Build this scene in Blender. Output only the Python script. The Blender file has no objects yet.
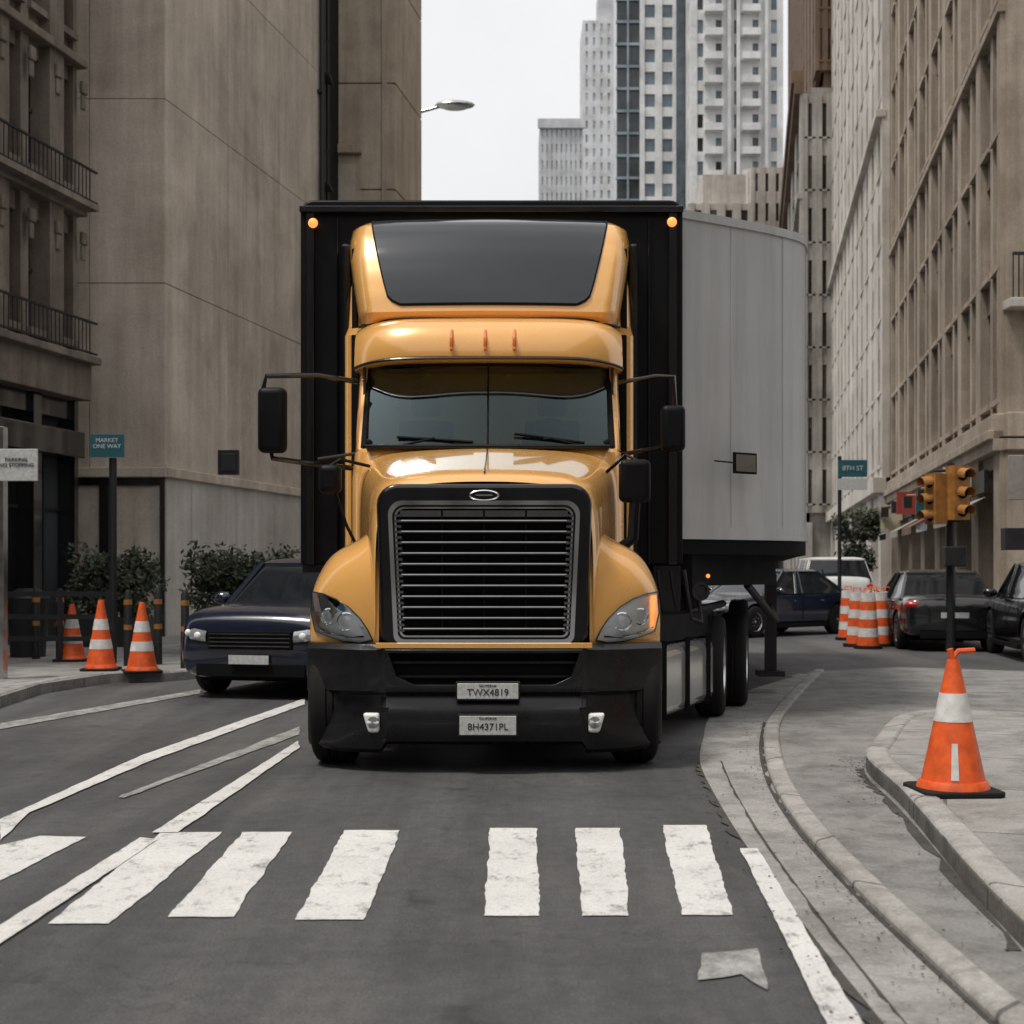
import bpy, math, random
from mathutils import Vector, Matrix
random.seed(7)
S=bpy.context.scene
F=1400.0; HZ=570.0; H=1.45
def at(px,py,Y): return ((px-512)*Y/F, Y, H-(py-HZ)*Y/F)
def gr(px,py,z=0.0):
    Y=F*(H-z)/(py-HZ); return ((px-512)*Y/F,Y)

# ---------------- materials ----------------
def base(name):
    m=bpy.data.materials.new(name); m.use_nodes=True
    nt=m.node_tree; b=nt.nodes['Principled BSDF']; return m,nt,b
def N(nt,t,**k):
    n=nt.nodes.new(t)
    for a,v in k.items(): setattr(n,a,v)
    return n
def mapping(nt,scale=(1,1,1)):
    tc=N(nt,'ShaderNodeTexCoord'); mp=N(nt,'ShaderNodeMapping'); mp.inputs['Scale'].default_value=scale
    nt.links.new(tc.outputs['Object'],mp.inputs['Vector']); return mp.outputs[0]
def noise(nt,vec,s,d=6,r=.6,dist=0):
    n=N(nt,'ShaderNodeTexNoise'); n.inputs['Scale'].default_value=s; n.inputs['Detail'].default_value=d; n.inputs['Roughness'].default_value=r
    n.inputs['Distortion'].default_value=dist
    nt.links.new(vec,n.inputs['Vector']); return n.outputs['Fac']
def ramp(nt,fac,stops):
    r=N(nt,'ShaderNodeValToRGB'); e=r.color_ramp.elements
    e[0].position,e[0].color=stops[0][0],(*stops[0][1],1); e[1].position,e[1].color=stops[1][0],(*stops[1][1],1)
    for p,c in stops[2:]:
        x=e.new(p); x.color=(*c,1)
    nt.links.new(fac,r.inputs[0]); return r.outputs[0]
def mix(nt,a,b,fac,mode='MIX'):
    m=N(nt,'ShaderNodeMix',data_type='RGBA',blend_type=mode)
    for k,v in ((0,fac),(6,a),(7,b)):
        if hasattr(v,'links'): nt.links.new(v,m.inputs[k])
        else: m.inputs[k].default_value = v if k==0 else (*v,1)
    return m.outputs[2]
def bump(nt,b,h,st=.3,dist=.02):
    n=N(nt,'ShaderNodeBump'); n.inputs['Strength'].default_value=st; n.inputs['Distance'].default_value=dist
    nt.links.new(h,n.inputs['Height']); nt.links.new(n.outputs[0],b.inputs['Normal'])
def plain(name,col,rough=.5,metal=0,coat=0,var=.12,scale=6,bmp=0,emit=None,spec=.5):
    m,nt,b=base(name)
    v=mapping(nt); f=noise(nt,v,scale)
    c=ramp(nt,f,[(.3,tuple(x*(1-var) for x in col)),(.7,tuple(min(1,x*(1+var)) for x in col))])
    nt.links.new(c,b.inputs['Base Color'])
    rr=N(nt,'ShaderNodeMapRange'); rr.inputs[3].default_value=max(0.02,rough*.8); rr.inputs[4].default_value=min(1,rough*1.25)
    nt.links.new(f,rr.inputs[0]); nt.links.new(rr.outputs[0],b.inputs['Roughness'])
    b.inputs['Metallic'].default_value=metal; b.inputs['Coat Weight'].default_value=coat; b.inputs['Coat Roughness'].default_value=.04
    b.inputs['Specular IOR Level'].default_value=spec
    if bmp: bump(nt,b,noise(nt,v,scale*12),bmp,.01)
    if emit: b.inputs['Emission Color'].default_value=(*emit[:3],1); b.inputs['Emission Strength'].default_value=emit[3]
    return m
def stone(name,c1,c2,streak=.5,scale=1.2,rough=.85):
    m,nt,b=base(name)
    v=mapping(nt); vs=mapping(nt,(2.2,2.2,.16))
    a=ramp(nt,noise(nt,v,scale,8,.62),[(.3,c1),(.68,c2)])
    st=ramp(nt,noise(nt,vs,1.3,8,.66),[(.35,(.5,.465,.43)),(.6,(1,1,1))])
    c=mix(nt,a,st,streak,'MULTIPLY')
    cl=ramp(nt,noise(nt,v,.28,7,.7,.5),[(.36,(.66,.64,.61)),(.6,(1.06,1.05,1.03))]); c=mix(nt,c,cl,.75,'MULTIPLY')
    fine=ramp(nt,noise(nt,v,22,4),[(.3,(.84,.84,.84)),(.7,(1.08,1.08,1.08))])
    c=mix(nt,c,fine,.85,'MULTIPLY')
    nt.links.new(c,b.inputs['Base Color']); b.inputs['Roughness'].default_value=rough
    bump(nt,b,noise(nt,v,14,8),.25,.02); return m
def asphalt_col(nt,v):
    big=ramp(nt,noise(nt,v,.45,7,.65,.6),[(.32,(.072,.073,.075)),(.68,(.122,.122,.122))])
    fine=ramp(nt,noise(nt,v,75,3,.8),[(.3,(.42,.42,.43)),(.72,(1.6,1.6,1.58))])
    c=mix(nt,big,fine,.85,'MULTIPLY')
    mid=ramp(nt,noise(nt,v,9,6,.75),[(.35,(.78,.78,.78)),(.65,(1.15,1.15,1.15))]); c=mix(nt,c,mid,.9,'MULTIPLY')
    st=ramp(nt,noise(nt,mapping(nt,(1.5,.14,1)),.9,7,.65),[(.4,(.66,.66,.67)),(.6,(1.1,1.1,1.1))])
    c=mix(nt,c,st,.9,'MULTIPLY')
    oil=ramp(nt,noise(nt,v,1.9,5,.6),[(.31,(.45,.45,.45)),(.38,(1,1,1))]); c=mix(nt,c,oil,.65,'MULTIPLY')
    vo=N(nt,'ShaderNodeTexVoronoi',feature='DISTANCE_TO_EDGE'); vo.inputs['Scale'].default_value=.3
    wv=N(nt,'ShaderNodeVectorMath',operation='ADD'); nz=N(nt,'ShaderNodeTexNoise'); nz.inputs['Scale'].default_value=2.7; nz.inputs['Detail'].default_value=8
    nt.links.new(v,nz.inputs['Vector']); nt.links.new(v,wv.inputs[0]); nt.links.new(nz.outputs['Color'],wv.inputs[1]); nt.links.new(wv.outputs[0],vo.inputs['Vector'])
    cr=ramp(nt,vo.outputs['Distance'],[(.0,(.35,.35,.35)),(.005,(1,1,1))])
    c=mix(nt,c,cr,.45,'MULTIPLY'); return c
def m_asphalt():
    m,nt,b=base('asphalt'); v=mapping(nt)
    nt.links.new(asphalt_col(nt,v),b.inputs['Base Color'])
    rr=N(nt,'ShaderNodeMapRange'); rr.inputs[3].default_value=.4; rr.inputs[4].default_value=.85
    nt.links.new(noise(nt,v,.8),rr.inputs[0]); nt.links.new(rr.outputs[0],b.inputs['Roughness'])
    bump(nt,b,noise(nt,v,110,3,.8),.8,.012); return m
def m_paint(name='road_paint',lo=.37,hi=.47,w=.76,amt=.96):
    m,nt,b=base(name); v=mapping(nt)
    f=noise(nt,mapping(nt,(1,.6,1)),6,14,.85,.1); k=ramp(nt,f,[(lo,(.15,.15,.15)),(hi,(amt,amt,amt))])
    wh=ramp(nt,noise(nt,v,1.6,8,.7),[(.3,(w*.78,w*.78,w*.76)),(.7,(w,w,w*.98))])
    gn=ramp(nt,noise(nt,v,80,3,.8),[(.32,(.62,.62,.62)),(.52,(1,1,1))]); wh=mix(nt,wh,gn,.8,'MULTIPLY')
    nt.links.new(mix(nt,asphalt_col(nt,v),wh,k),b.inputs['Base Color']); b.inputs['Roughness'].default_value=.7
    bump(nt,b,noise(nt,v,90,3,.8),.3,.006); return m
def m_pave(name,c1,c2,joint=None,rot=0.2):
    m,nt,b=base(name); v=mapping(nt)
    a=ramp(nt,noise(nt,v,1.1,8,.7,.3),[(.3,c1),(.7,c2)])
    d=ramp(nt,noise(nt,v,2.6,10,.78,.3),[(.36,(.42,.41,.39)),(.55,(1,1,1))]); a=mix(nt,a,d,.75,'MULTIPLY')
    fn=ramp(nt,noise(nt,v,60,3,.8),[(.3,(.7,.7,.7)),(.7,(1.2,1.2,1.2))]); a=mix(nt,a,fn,.9,'MULTIPLY')
    if joint:
        mp=N(nt,'ShaderNodeMapping'); mp.inputs['Rotation'].default_value=(0,0,rot); nt.links.new(v,mp.inputs[0])
        br=N(nt,'ShaderNodeTexBrick'); br.offset=0; br.inputs['Scale'].default_value=1; br.inputs['Mortar Size'].default_value=.012
        br.inputs['Brick Width'].default_value=joint; br.inputs['Row Height'].default_value=joint
        br.inputs['Color1'].default_value=(1,1,1,1); br.inputs['Color2'].default_value=(.86,.86,.86,1); br.inputs['Mortar'].default_value=(.3,.3,.3,1)
        nt.links.new(mp.outputs[0],br.inputs['Vector']); a=mix(nt,a,br.outputs['Color'],.9,'MULTIPLY')
    nt.links.new(a,b.inputs['Base Color']); b.inputs['Roughness'].default_value=.85
    bump(nt,b,noise(nt,v,50,5,.7),.5,.01); return m
def glassm(name,tint,refl=0.,gcol=(.8,.9,.95)):
    m,nt,b=base(name); nt.nodes.remove(b)
    out=nt.nodes['Material Output']; g=N(nt,'ShaderNodeBsdfGlossy'); g.inputs['Roughness'].default_value=.02; g.inputs['Color'].default_value=(*gcol,1)
    t=N(nt,'ShaderNodeBsdfTransparent'); t.inputs[0].default_value=(*tint,1)
    fr=N(nt,'ShaderNodeFresnel'); fr.inputs[0].default_value=1.5
    ad=N(nt,'ShaderNodeMath',operation='ADD'); ad.inputs[1].default_value=refl; nt.links.new(fr.outputs[0],ad.inputs[0])
    mx=N(nt,'ShaderNodeMixShader'); nt.links.new(ad.outputs[0],mx.inputs[0]); nt.links.new(t.outputs[0],mx.inputs[1]); nt.links.new(g.outputs[0],mx.inputs[2])
    nt.links.new(mx.outputs[0],out.inputs[0]); return m

M={}
M['asphalt']=m_asphalt(); M['paint']=m_paint(); M['paint_worn']=m_paint('road_paint_worn',.42,.62,.6,.85)
M['gutter']=m_pave('gutter_concrete',(.25,.245,.235),(.41,.4,.385))
M['apron']=m_pave('apron_concrete',(.17,.166,.16),(.3,.295,.285))
M['kerb']=m_pave('kerb_concrete',(.31,.3,.285),(.47,.46,.44),1.9,.75)
M['pave']=m_pave('pavement_concrete',(.26,.253,.242),(.39,.38,.365),1.5,.3)
M['dirt']=m_pave('dirt',(.045,.042,.038),(.09,.085,.078))
M['yellow']=plain('gold_paint',(.84,.44,.125),.26,.12,1,.03,3)
M['black']=plain('black_paint',(.006,.006,.007),.16,0,.5,.2,spec=.4)
M['flatblack']=plain('black_panel',(.006,.006,.007),.45,0,0,.3,2,spec=.15)
M['plastic']=plain('black_plastic',(.008,.0085,.0095),.28,0,.15,.3,9,.04,spec=.4)
M['matte']=plain('matte_black',(.006,.006,.0065),.7,0,0,.2,spec=.15)
M['rubber']=plain('rubber',(.014,.014,.014),.8,0,0,.25,25,.2,spec=.25)
M['chrome']=plain('chrome',(.85,.86,.87),.07,1,0,.05)
M['dchrome']=plain('dark_chrome',(.3,.3,.31),.15,1,0,.1)
M['steel']=plain('steel',(.5,.51,.52),.22,1,0,.3,5)
M['alu']=plain('polished_aluminium',(.75,.75,.73),.14,.7,.3,.12,4)
M['iron']=plain('dark_iron',(.025,.025,.027),.5,.3,0,.2)
M['fairing_glass']=plain('smoked_panel',(.006,.009,.012),.06,0,.6,.3,1.5,spec=.5)
M['wind']=glassm('windscreen_glass',(.3,.42,.46),0.,(.6,.75,.8))
M['sglass']=plain('side_glass',(.008,.01,.012),.06,0,0,.2,spec=.4)
M['lens']=glassm('lamp_lens',(.97,.975,.98),0.)
M['lamp']=plain('lamp_bowl',(.95,.95,.94),.3,0,.5,.04,14)
M['carlamp']=plain('car_lamp',(.42,.44,.46),.12,.5,.8,.25,18)
M['amber']=plain('amber_lens',(.75,.2,.03),.25,0,.5,.05,emit=(1,.35,.08,1.1))
M['amber0']=plain('amber_reflector',(.7,.2,.04),.3,0,.5,.05)
M['markl']=plain('marker_lit',(.9,.25,.06),.3,emit=(1,.28,.07,1.5))
M['red']=plain('red_lens',(.45,.02,.015),.25,0,.6,.1)
M['interior']=plain('interior',(.02,.024,.027),.7)
M['seat']=plain('seat_cloth',(.07,.085,.095),.8)
M['plate']=plain('plate_white',(.55,.56,.55),.45,0,0,.2,30)
M['white']=plain('white_paint',(.66,.67,.67),.4,0,.3,.08)
M['orange']=plain('cone_orange',(.75,.11,.022),.45,0,0,.28,9,.1)
M['band']=plain('reflective_band',(.66,.66,.64),.4,0,0,.22,12)
M['teal']=plain('sign_teal',(.02,.11,.14),.4)
M['tyellow']=plain('signal_yellow',(.34,.15,.035),.55,0,0,.4,5)
M['navy']=plain('navy_paint',(.008,.013,.03),.2,0,1,.1)
M['dgrey']=plain('dark_grey_paint',(.01,.011,.013),.22,0,1,.1)
M['cglass']=plain('car_glass',(.012,.015,.018),.05,0,0,.2,spec=.6)
M['shopred']=plain('fascia_red',(.3,.04,.03),.5); M['shopcream']=plain('fascia_cream',(.55,.48,.34),.5)
def m_trailer():
    m,nt,b=base('trailer_panel'); v=mapping(nt); vs=mapping(nt,(3,3,.2))
    a=ramp(nt,noise(nt,v,.6,6),[(.3,(.46,.465,.47)),(.7,(.54,.545,.55))])
    s=ramp(nt,noise(nt,vs,1.5,9,.7),[(.34,(.74,.73,.71)),(.55,(1,1,1))]); a=mix(nt,a,s,.6,'MULTIPLY')
    nt.links.new(a,b.inputs['Base Color']); b.inputs['Roughness'].default_value=.42; bump(nt,b,noise(nt,v,.9,2),.3,.06); return m
M['trailer']=m_trailer()
M['dstone']=stone('dark_limestone',(.18,.15,.122),(.3,.26,.22),.7)
M['conc']=stone('panel_concrete',(.55,.475,.4),(.68,.6,.52),.45,.9)
M['conc2']=stone('panel_concrete_b',(.51,.44,.37),(.64,.565,.485),.5,1.1)
M['beige']=stone('beige_stone',(.48,.4,.31),(.62,.53,.425),.5,.8)
M['rstone']=stone('grey_brown_stone',(.34,.28,.225),(.5,.43,.355),.6,.9)
M['lstone']=stone('pale_stone',(.5,.47,.43),(.62,.59,.55),.4,.5)
M['brown']=stone('brown_brick',(.13,.08,.052),(.2,.135,.095),.4,.4)
M['gstone']=stone('grey_stone',(.3,.285,.265),(.45,.435,.41),.6,.4)
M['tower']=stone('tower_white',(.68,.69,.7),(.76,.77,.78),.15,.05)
M['haze1']=stone('tower_grey_hazed',(.58,.6,.62),(.64,.66,.68),.1,.05)  # far tower walls, lightened to paint depth haze into the colour
M['haze2']=stone('tower_slate_hazed',(.5,.52,.54),(.56,.58,.6),.15,.05)
def wg(name,c,r=.12,sp=.5): return plain(name,c,r,0,0,.45,.35,spec=sp)
M['g1']=wg('window_dark',(.014,.015,.017)); M['g2']=wg('window_mid',(.045,.05,.053)); M['g3']=wg('window_blind',(.16,.15,.135),.3)
M['tg1']=wg('tower_glass',(.13,.17,.2),.2); M['tg2']=wg('tower_glass_b',(.22,.27,.3),.2)
M['hz']=wg('far_glass_hazed',(.4,.43,.46),.4)  # pale glass, distance haze painted into its colour
M['frame']=plain('window_frame',(.05,.044,.037),.5)
M['wframe']=plain('window_frame_pale',(.4,.4,.38),.5)
M['leaf']=plain('hedge_leaf',(.035,.048,.025),.6,0,0,.5,3); M['leaf2']=plain('hedge_leaf_b',(.065,.075,.042),.6,0,0,.4,3)
M['bark']=plain('bark',(.07,.055,.045),.9,0,0,.3,9,.4)

# ---------------- mesh builder ----------------
class MB:
    def __init__(s,off=(0,0,0)): s.v=[];s.f=[];s.m=[];s.off=off
    def add(s,vs,fs,mi=0):
        k=len(s.v); s.v+= [(a[0]+s.off[0],a[1]+s.off[1],a[2]+s.off[2]) for a in vs]
        for f in fs: s.f.append([i+k for i in f]); s.m.append(mi)
    def box(s,x0,x1,y0,y1,z0,z1,mi=0,fr=None):
        vs=[(x,y,z) for x in (x0,x1) for y in (y0,y1) for z in (z0,z1)]
        if fr: vs=[fr(*q) for q in vs]
        s.add(vs,[(0,1,3,2),(4,6,7,5),(0,4,5,1),(2,3,7,6),(0,2,6,4),(1,5,7,3)],mi)
    def prism(s,pts,z0,z1,mi=0):
        n=len(pts); vs=[(x,y,z0) for x,y in pts]+[(x,y,z1) for x,y in pts]
        s.add(vs,[list(range(n-1,-1,-1)),list(range(n,2*n))]+[(i,(i+1)%n,n+(i+1)%n,n+i) for i in range(n)],mi)
    def prismY(s,pts,y0,y1,mi=0):
        n=len(pts); vs=[(x,y0,z) for x,z in pts]+[(x,y1,z) for x,z in pts]
        s.add(vs,[list(range(n)),list(range(2*n-1,n-1,-1))]+[(i,n+i,n+(i+1)%n,(i+1)%n) for i in range(n)],mi)
    def grid(s,rows,mi=0,flip=False):
        n=len(rows[0]); vs=[p for r in rows for p in r]; fs=[]
        for i in range(len(rows)-1):
            for j in range(n-1):
                q=(i*n+j,i*n+j+1,(i+1)*n+j+1,(i+1)*n+j); fs.append(q[::-1] if flip else q)
        s.add(vs,fs,mi)
    def loft(s,rings,mi=0,caps=True):
        n=len(rings[0]); vs=[p for r in rings for p in r]; fs=[]
        for i in range(len(rings)-1):
            for j in range(n): fs.append((i*n+j,i*n+(j+1)%n,(i+1)*n+(j+1)%n,(i+1)*n+j))
        if caps: fs.append(list(range(n-1,-1,-1))); fs.append([(len(rings)-1)*n+j for j in range(n)])
        s.add(vs,fs,mi)
    def tube(s,path,r,n=8,mi=0):
        rings=[]
        for i,p in enumerate(path):
            p=Vector(p); a=Vector(path[max(0,i-1)]); b=Vector(path[min(len(path)-1,i+1)]); d=(b-a).normalized()
            u=d.cross(Vector((0,0,1))); 
            if u.length<.05: u=d.cross(Vector((1,0,0)))
            u.normalize(); w=d.cross(u); rr=r[i] if isinstance(r,(list,tuple)) else r
            rings.append([tuple(p+u*math.cos(t*2*math.pi/n)*rr+w*math.sin(t*2*math.pi/n)*rr) for t in range(n)])
        s.loft(rings,mi)
    def ell(s,c,r,mi=0,n=14,k=8):
        rings=[]
        for i in range(k+1):
            a=-math.pi/2+math.pi*i/k; cc=max(.01,math.cos(a))
            rings.append([(c[0]+r[0]*cc*math.cos(t*2*math.pi/n),c[1]+r[1]*cc*math.sin(t*2*math.pi/n),c[2]+r[2]*math.sin(a)) for t in range(n)])
        s.loft(rings,mi)
    def lathe(s,c,ax,prof,n=28,mi=0):
        ax=Vector(ax).normalized(); u=ax.cross(Vector((0,0,1)))
        if u.length<.05: u=Vector((1,0,0))
        u.normalize(); w=ax.cross(u); c=Vector(c)
        s.loft([[tuple(c+ax*h+(u*math.cos(t*2*math.pi/n)+w*math.sin(t*2*math.pi/n))*r) for t in range(n)] for h,r in prof],mi)
    def build(s,name,mats,parent=None,bevel=0,sub=0,smooth=False,local=False,seg=2,recalc=True):
        me=bpy.data.meshes.new(name); me.from_pydata(s.v,[],s.f)
        for m in mats: me.materials.append(M[m] if isinstance(m,str) else m)
        me.polygons.foreach_set('material_index',s.m); me.update()
        if recalc:
            import bmesh
            bm=bmesh.new(); bm.from_mesh(me); bmesh.ops.recalc_face_normals(bm,faces=bm.faces); bm.to_mesh(me); bm.free()
        o=bpy.data.objects.new(name,me); S.collection.objects.link(o)
        if bevel:
            b=o.modifiers.new('b','BEVEL'); b.width=bevel; b.segments=seg; b.limit_method='ANGLE'; b.angle_limit=math.radians(35)
        if sub:
            u=o.modifiers.new('s','SUBSURF'); u.levels=sub; u.render_levels=sub
        if smooth or sub:
            for p in me.polygons: p.use_smooth=True
            if not sub: 
                try: me.set_sharp_from_angle(angle=math.radians(38))
                except Exception: pass
        if parent:
            o.parent=parent
            if not local: o.matrix_parent_inverse=parent.matrix_world.inverted()
        return o
def empty(name,loc=(0,0,0),rz=0):
    e=bpy.data.objects.new(name,None); e.location=loc; e.rotation_euler=(0,0,rz); S.collection.objects.link(e)
    e.matrix_world=Matrix.Translation(loc)@Matrix.Rotation(rz,4,'Z'); e.empty_display_size=.3; return e
def cut(o,cutter):
    mo=o.modifiers.new('c','BOOLEAN'); mo.operation='DIFFERENCE'; mo.object=cutter; mo.solver='EXACT'
    bpy.context.view_layer.update()
    dg=bpy.context.evaluated_depsgraph_get(); me=bpy.data.meshes.new_from_object(o.evaluated_get(dg))
    o.modifiers.clear(); o.data=me; bpy.data.objects.remove(cutter)
def text(name,body,loc,size,mat,parent,rz=0,ext=.002):
    c=bpy.data.curves.new(name,'FONT'); c.body=body; c.size=size; c.align_x='CENTER'; c.align_y='CENTER'; c.extrude=ext
    c.materials.append(M[mat]); o=bpy.data.objects.new(name,c); o.location=loc; o.rotation_euler=(math.pi/2,0,rz); S.collection.objects.link(o)
    bpy.context.view_layer.update()
    o.parent=parent; o.matrix_parent_inverse=parent.matrix_world.inverted(); return o

# ---------------- ground ----------------
def sheet(name,polys,mat,z):
    b=MB()
    for p in polys: b.add([(x,y,z) for x,y in p],[list(range(len(p)))])
    o=b.build(name,[mat]); 
    for p in o.data.polygons:
        if p.normal.z<0: p.flip()
    return o
sheet('ground',[[(-600,-600),(600,-600),(600,900),(-600,900)]],'asphalt',0)
def G(*p): return [gr(*q) for q in p]
def wobble(poly,amp=.005,step=.05):
    out=[]; w=0
    for i in range(len(poly)):
        a=Vector(poly[i]); c=Vector(poly[(i+1)%len(poly)]); n=max(1,int((c-a).length/step)); d=(c-a).normalized() if (c-a).length>0 else Vector((1,0)); nn=Vector((d.y,-d.x))
        for k in range(n):
            p=a.lerp(c,k/n); w=w*.6+random.uniform(-amp,amp); out.append(tuple(p+nn*w))
    return out
sheet('crosswalk_marking',[wobble(q) for q in (G((-120,912),(-60,860),(40,837),(86,838),(0,882),(-60,912)),
  G((48,925),(110,925),(222,833),(160,833)),G((168,918),(232,918),(292,833),(243,833)),
  G((295,921),(365,921),(400,831),(345,831)),G((484,917),(540,917),(537,829),(490,829)),
  G((582,917),(630,917),(620,829),(575,829)),G((682,916),(733,916),(706,826),(662,826)))],'paint',.006)
sheet('lane_marking',[wobble(q,.004,.08) for q in (G((0,842),(30,814),(150,762),(305,705),(305,699),(140,757),(0,821)),
  G((152,834),(178,834),(300,748),(298,742)),G((-80,1000),(-80,978),(140,839),(158,841),(0,946)),
  G((740,850),(757,850),(790,905),(862,1024),(905,1100),(860,1100),(825,1024)))],'paint',.010)
sheet('faded_lane_marking',[wobble(q,.008,.08) for q in (G((118,798),(124,799),(300,735),(300,727)),G((702,955),(760,950),(768,992),(742,976),(701,982)),
  G((0,730),(0,724),(200,690),(200,694)),G((790,676),(800,674),(905,700),(880,700)),G((960,712),(1060,722),(1060,716),(985,709)))],'paint_worn',.0075)
def strip(pts,w):
    out=[]
    for i,p in enumerate(pts):
        a=Vector(pts[max(0,i-1)]);b=Vector(pts[min(len(pts)-1,i+1)]);d=(b-a).normalized();n=Vector((d.y,-d.x))
        ww=w[i] if isinstance(w,list) else w
        out.append((Vector(p)+n*ww))
    return [tuple(q) for q in out]
def smooth2(pts,n=6):
    out=[]
    P=[Vector(p) for p in pts]
    for i in range(len(P)-1):
        a=P[max(0,i-1)];b=P[i];c=P[i+1];d=P[min(len(P)-1,i+2)]
        for k in range(n):
            t=k/n; out.append(tuple(.5*((2*b)+(c-a)*t+(2*a-5*b+4*c-d)*t*t+(3*b-a-3*c+d)*t**3)))
    out.append(tuple(P[-1])); return out
def kerbobj(name,pts,w,z,side=1,mat='kerb',bev=.02):
    A=smooth2(pts); B=strip(A,-w*side); b=MB()
    rings=[]
    for p,q in zip(A,B): rings.append([(p[0],p[1],-.05),(p[0],p[1],z),(q[0],q[1],z),(q[0],q[1],-.05)])
    b.loft(rings); return b.build(name,[mat],bevel=bev,smooth=True),A,B
innr=[(700,762),(712,790),(742,840),(800,920),(880,1020),(960,1120)]
kl=[(815,672),(790,695),(768,722),(764,748),(772,784),(800,830),(858,895),(925,960),(1010,1040),(1120,1150)]
inn_s=smooth2(G((812,672),(745,692),(712,715),(703,740),*innr))
sheet('gutter',[inn_s+[tuple(q) for q in smooth2(G(*kl))][::-1]],'gutter',.004)
kerbobj('low_kerb',G(*kl),.13,.045)
def dirtline(name,pts,wmin,wmax,z):
    dl=smooth2(pts,14); dr=strip(dl,[random.uniform(wmin,wmax) for _ in dl]); b=MB()
    b.grid([[(p[0],p[1],z) for p in dl],[(p[0],p[1],z) for p in dr]]); b.build(name,['dirt'])
dirtline('gutter_dirt',G(*[(x-5,y+1) for x,y in kl[2:]]),-.01,-.06,.0085)
dirtline('gutter_joint',G(*[(x+22,y) for x,y in innr]),.004,.02,.0085)
dirtline('gutter_edge_dirt',G(*[(x-1,y) for x,y in innr]),.005,.06,.0085)
sheet('apron',[[tuple(q) for q in smooth2(G(*kl))]+G((1300,1150),(1300,690),(1024,672),(900,668))],'apron',.0125)
slab=[(1400,1260),(1024,952),(905,812),(872,780),(866,768),(872,758),(900,728),(960,722),(1100,728),(1500,760)]
K2=smooth2([gr(x,y) for x,y in slab[:8]]); 
sl=K2+[gr(x,y) for x,y in slab[8:]]
b=MB(); b.prism(sl,-.05,.118); b.build('pavement',['pave'])
kerbobj('kerb',[gr(x,y) for x,y in slab[:8]],.17,.135,side=-1,bev=.03)
dirtline('kerb_dirt',G(*[(x-2,y+3) for x,y in slab[1:5]]),-.01,-.07,.0165)
b=MB()
def bits(pts,n,spread,z):
    pp=smooth2(pts,12)
    for _ in range(n):
        p=random.choice(pp); x=p[0]+random.gauss(-.06,spread); y=p[1]+random.gauss(0,spread); s=random.uniform(.003,.011); a=random.uniform(0,3.1)
        c,sn=math.cos(a)*s,math.sin(a)*s
        b.add([(x-c,y-sn,z),(x+sn*.6,y-c*.6,z+s*.3),(x+c,y+sn,z),(x-sn*.6,y+c*.6,z+s*.5)],[(0,1,2,3)],random.choice((0,0,1)))
bits(G(*kl[2:]),450,.07,.012); bits(G(*slab[1:6]),300,.08,.018); bits(G(*innr),160,.06,.012)
b.build('litter_and_grit',['dirt','bark'],recalc=False)
# left pavement
lf=[(-900,960),(-300,800),(-60,728),(40,694),(110,683),(200,678),(300,655),(380,628),(460,605)]
LP=[gr(x,y) for x,y in lf]
b=MB(); b.prism(LP+[(-8,90),(-60,90),(-60,6)],-.05,.118); b.build('pavement',['pave'])
kerbobj('kerb',LP,.17,.135,side=1,bev=.03)
b=MB(); b.prism([(14,18),(9.6,30),(4.6+.17*60,60),(4.0+.17*120,120),(5.6+.17*120,120),(60,30),(60,18)],-.05,.12); b.build('pavement',['pave'])

# ---------------- facades ----------------
def fr2(p0,p1):
    d=Vector((p1[0]-p0[0],p1[1]-p0[1])); L=d.length; d/=L; n=Vector((d.y,-d.x))
    return L,(lambda x,y,z:(p0[0]+d.x*x+n.x*y,p0[1]+d.y*x+n.y*y,z))
def facade(P,p0,p1,z0,z1,nx,nz,wall,pw=.4,sh=.35,depth=.3,out=0.06,glass=('g1','g1','g2','g3'),frame='frame',mull=True,group=1,sill=True,name='facade',span=None):
    L,fr=fr2(p0,p1); cw=L/nx; ch=(z1-z0)/nz
    w=MB(); g=MB(); f=MB()
    for i in range(nx+1):
        hw=cw*pw/2*(1.35 if i%group==0 else .7); x=i*cw; o=out if i%group==0 else out*.3
        w.box(max(0,x-hw),min(L,x+hw),-depth-.1,o,z0,z1,0,fr)
    for k in range(nz+1):
        a=max(z0,z0+k*ch-ch*sh/2)+.003; c=min(z1,z0+k*ch+ch*sh/2)-.003
        w.box(.002,L-.002,-depth-.08,-.06 if group>1 else -.004,a,c,1 if span else 0,fr)
    for i in range(nx):
        for k in range(nz):
            x0=i*cw+cw*pw*.25;x1=(i+1)*cw-cw*pw*.25; za=z0+k*ch+ch*sh*.4; zb=z0+(k+1)*ch-ch*sh*.4
            y=-depth+.02
            gi=random.randrange(len(glass))
            g.add([fr(x0,y,za),fr(x1,y,za),fr(x1,y,zb),fr(x0,y,zb)],[(0,1,2,3)],gi)
            if mull:
                xm=(x0+x1)/2; f.box(xm-.03,xm+.03,y,y+.06,za,zb,0,fr); zm=za+(zb-za)*.55; f.box(x0,x1,y+.001,y+.05,zm-.03,zm+.03,0,fr)
                if random.random()<.35:
                    zz=zb-(zb-za)*random.uniform(.2,.6); g.add([fr(x0,y+.012,zz),fr(x1,y+.012,zz),fr(x1,y+.012,zb),fr(x0,y+.012,zb)],[(0,1,2,3)],len(glass)-1)
            if sill: f.box(x0+.0,x1-.0,-.05,out*.5+.05,z0+k*ch+ch*sh/2-.12,z0+k*ch+ch*sh/2+.004,1,fr)
    w.build(name+'_wall',[wall,span or wall],P); g.build(name+'_windows',list(glass),P); f.build(name+'_frames',[frame,wall],P)
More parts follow.
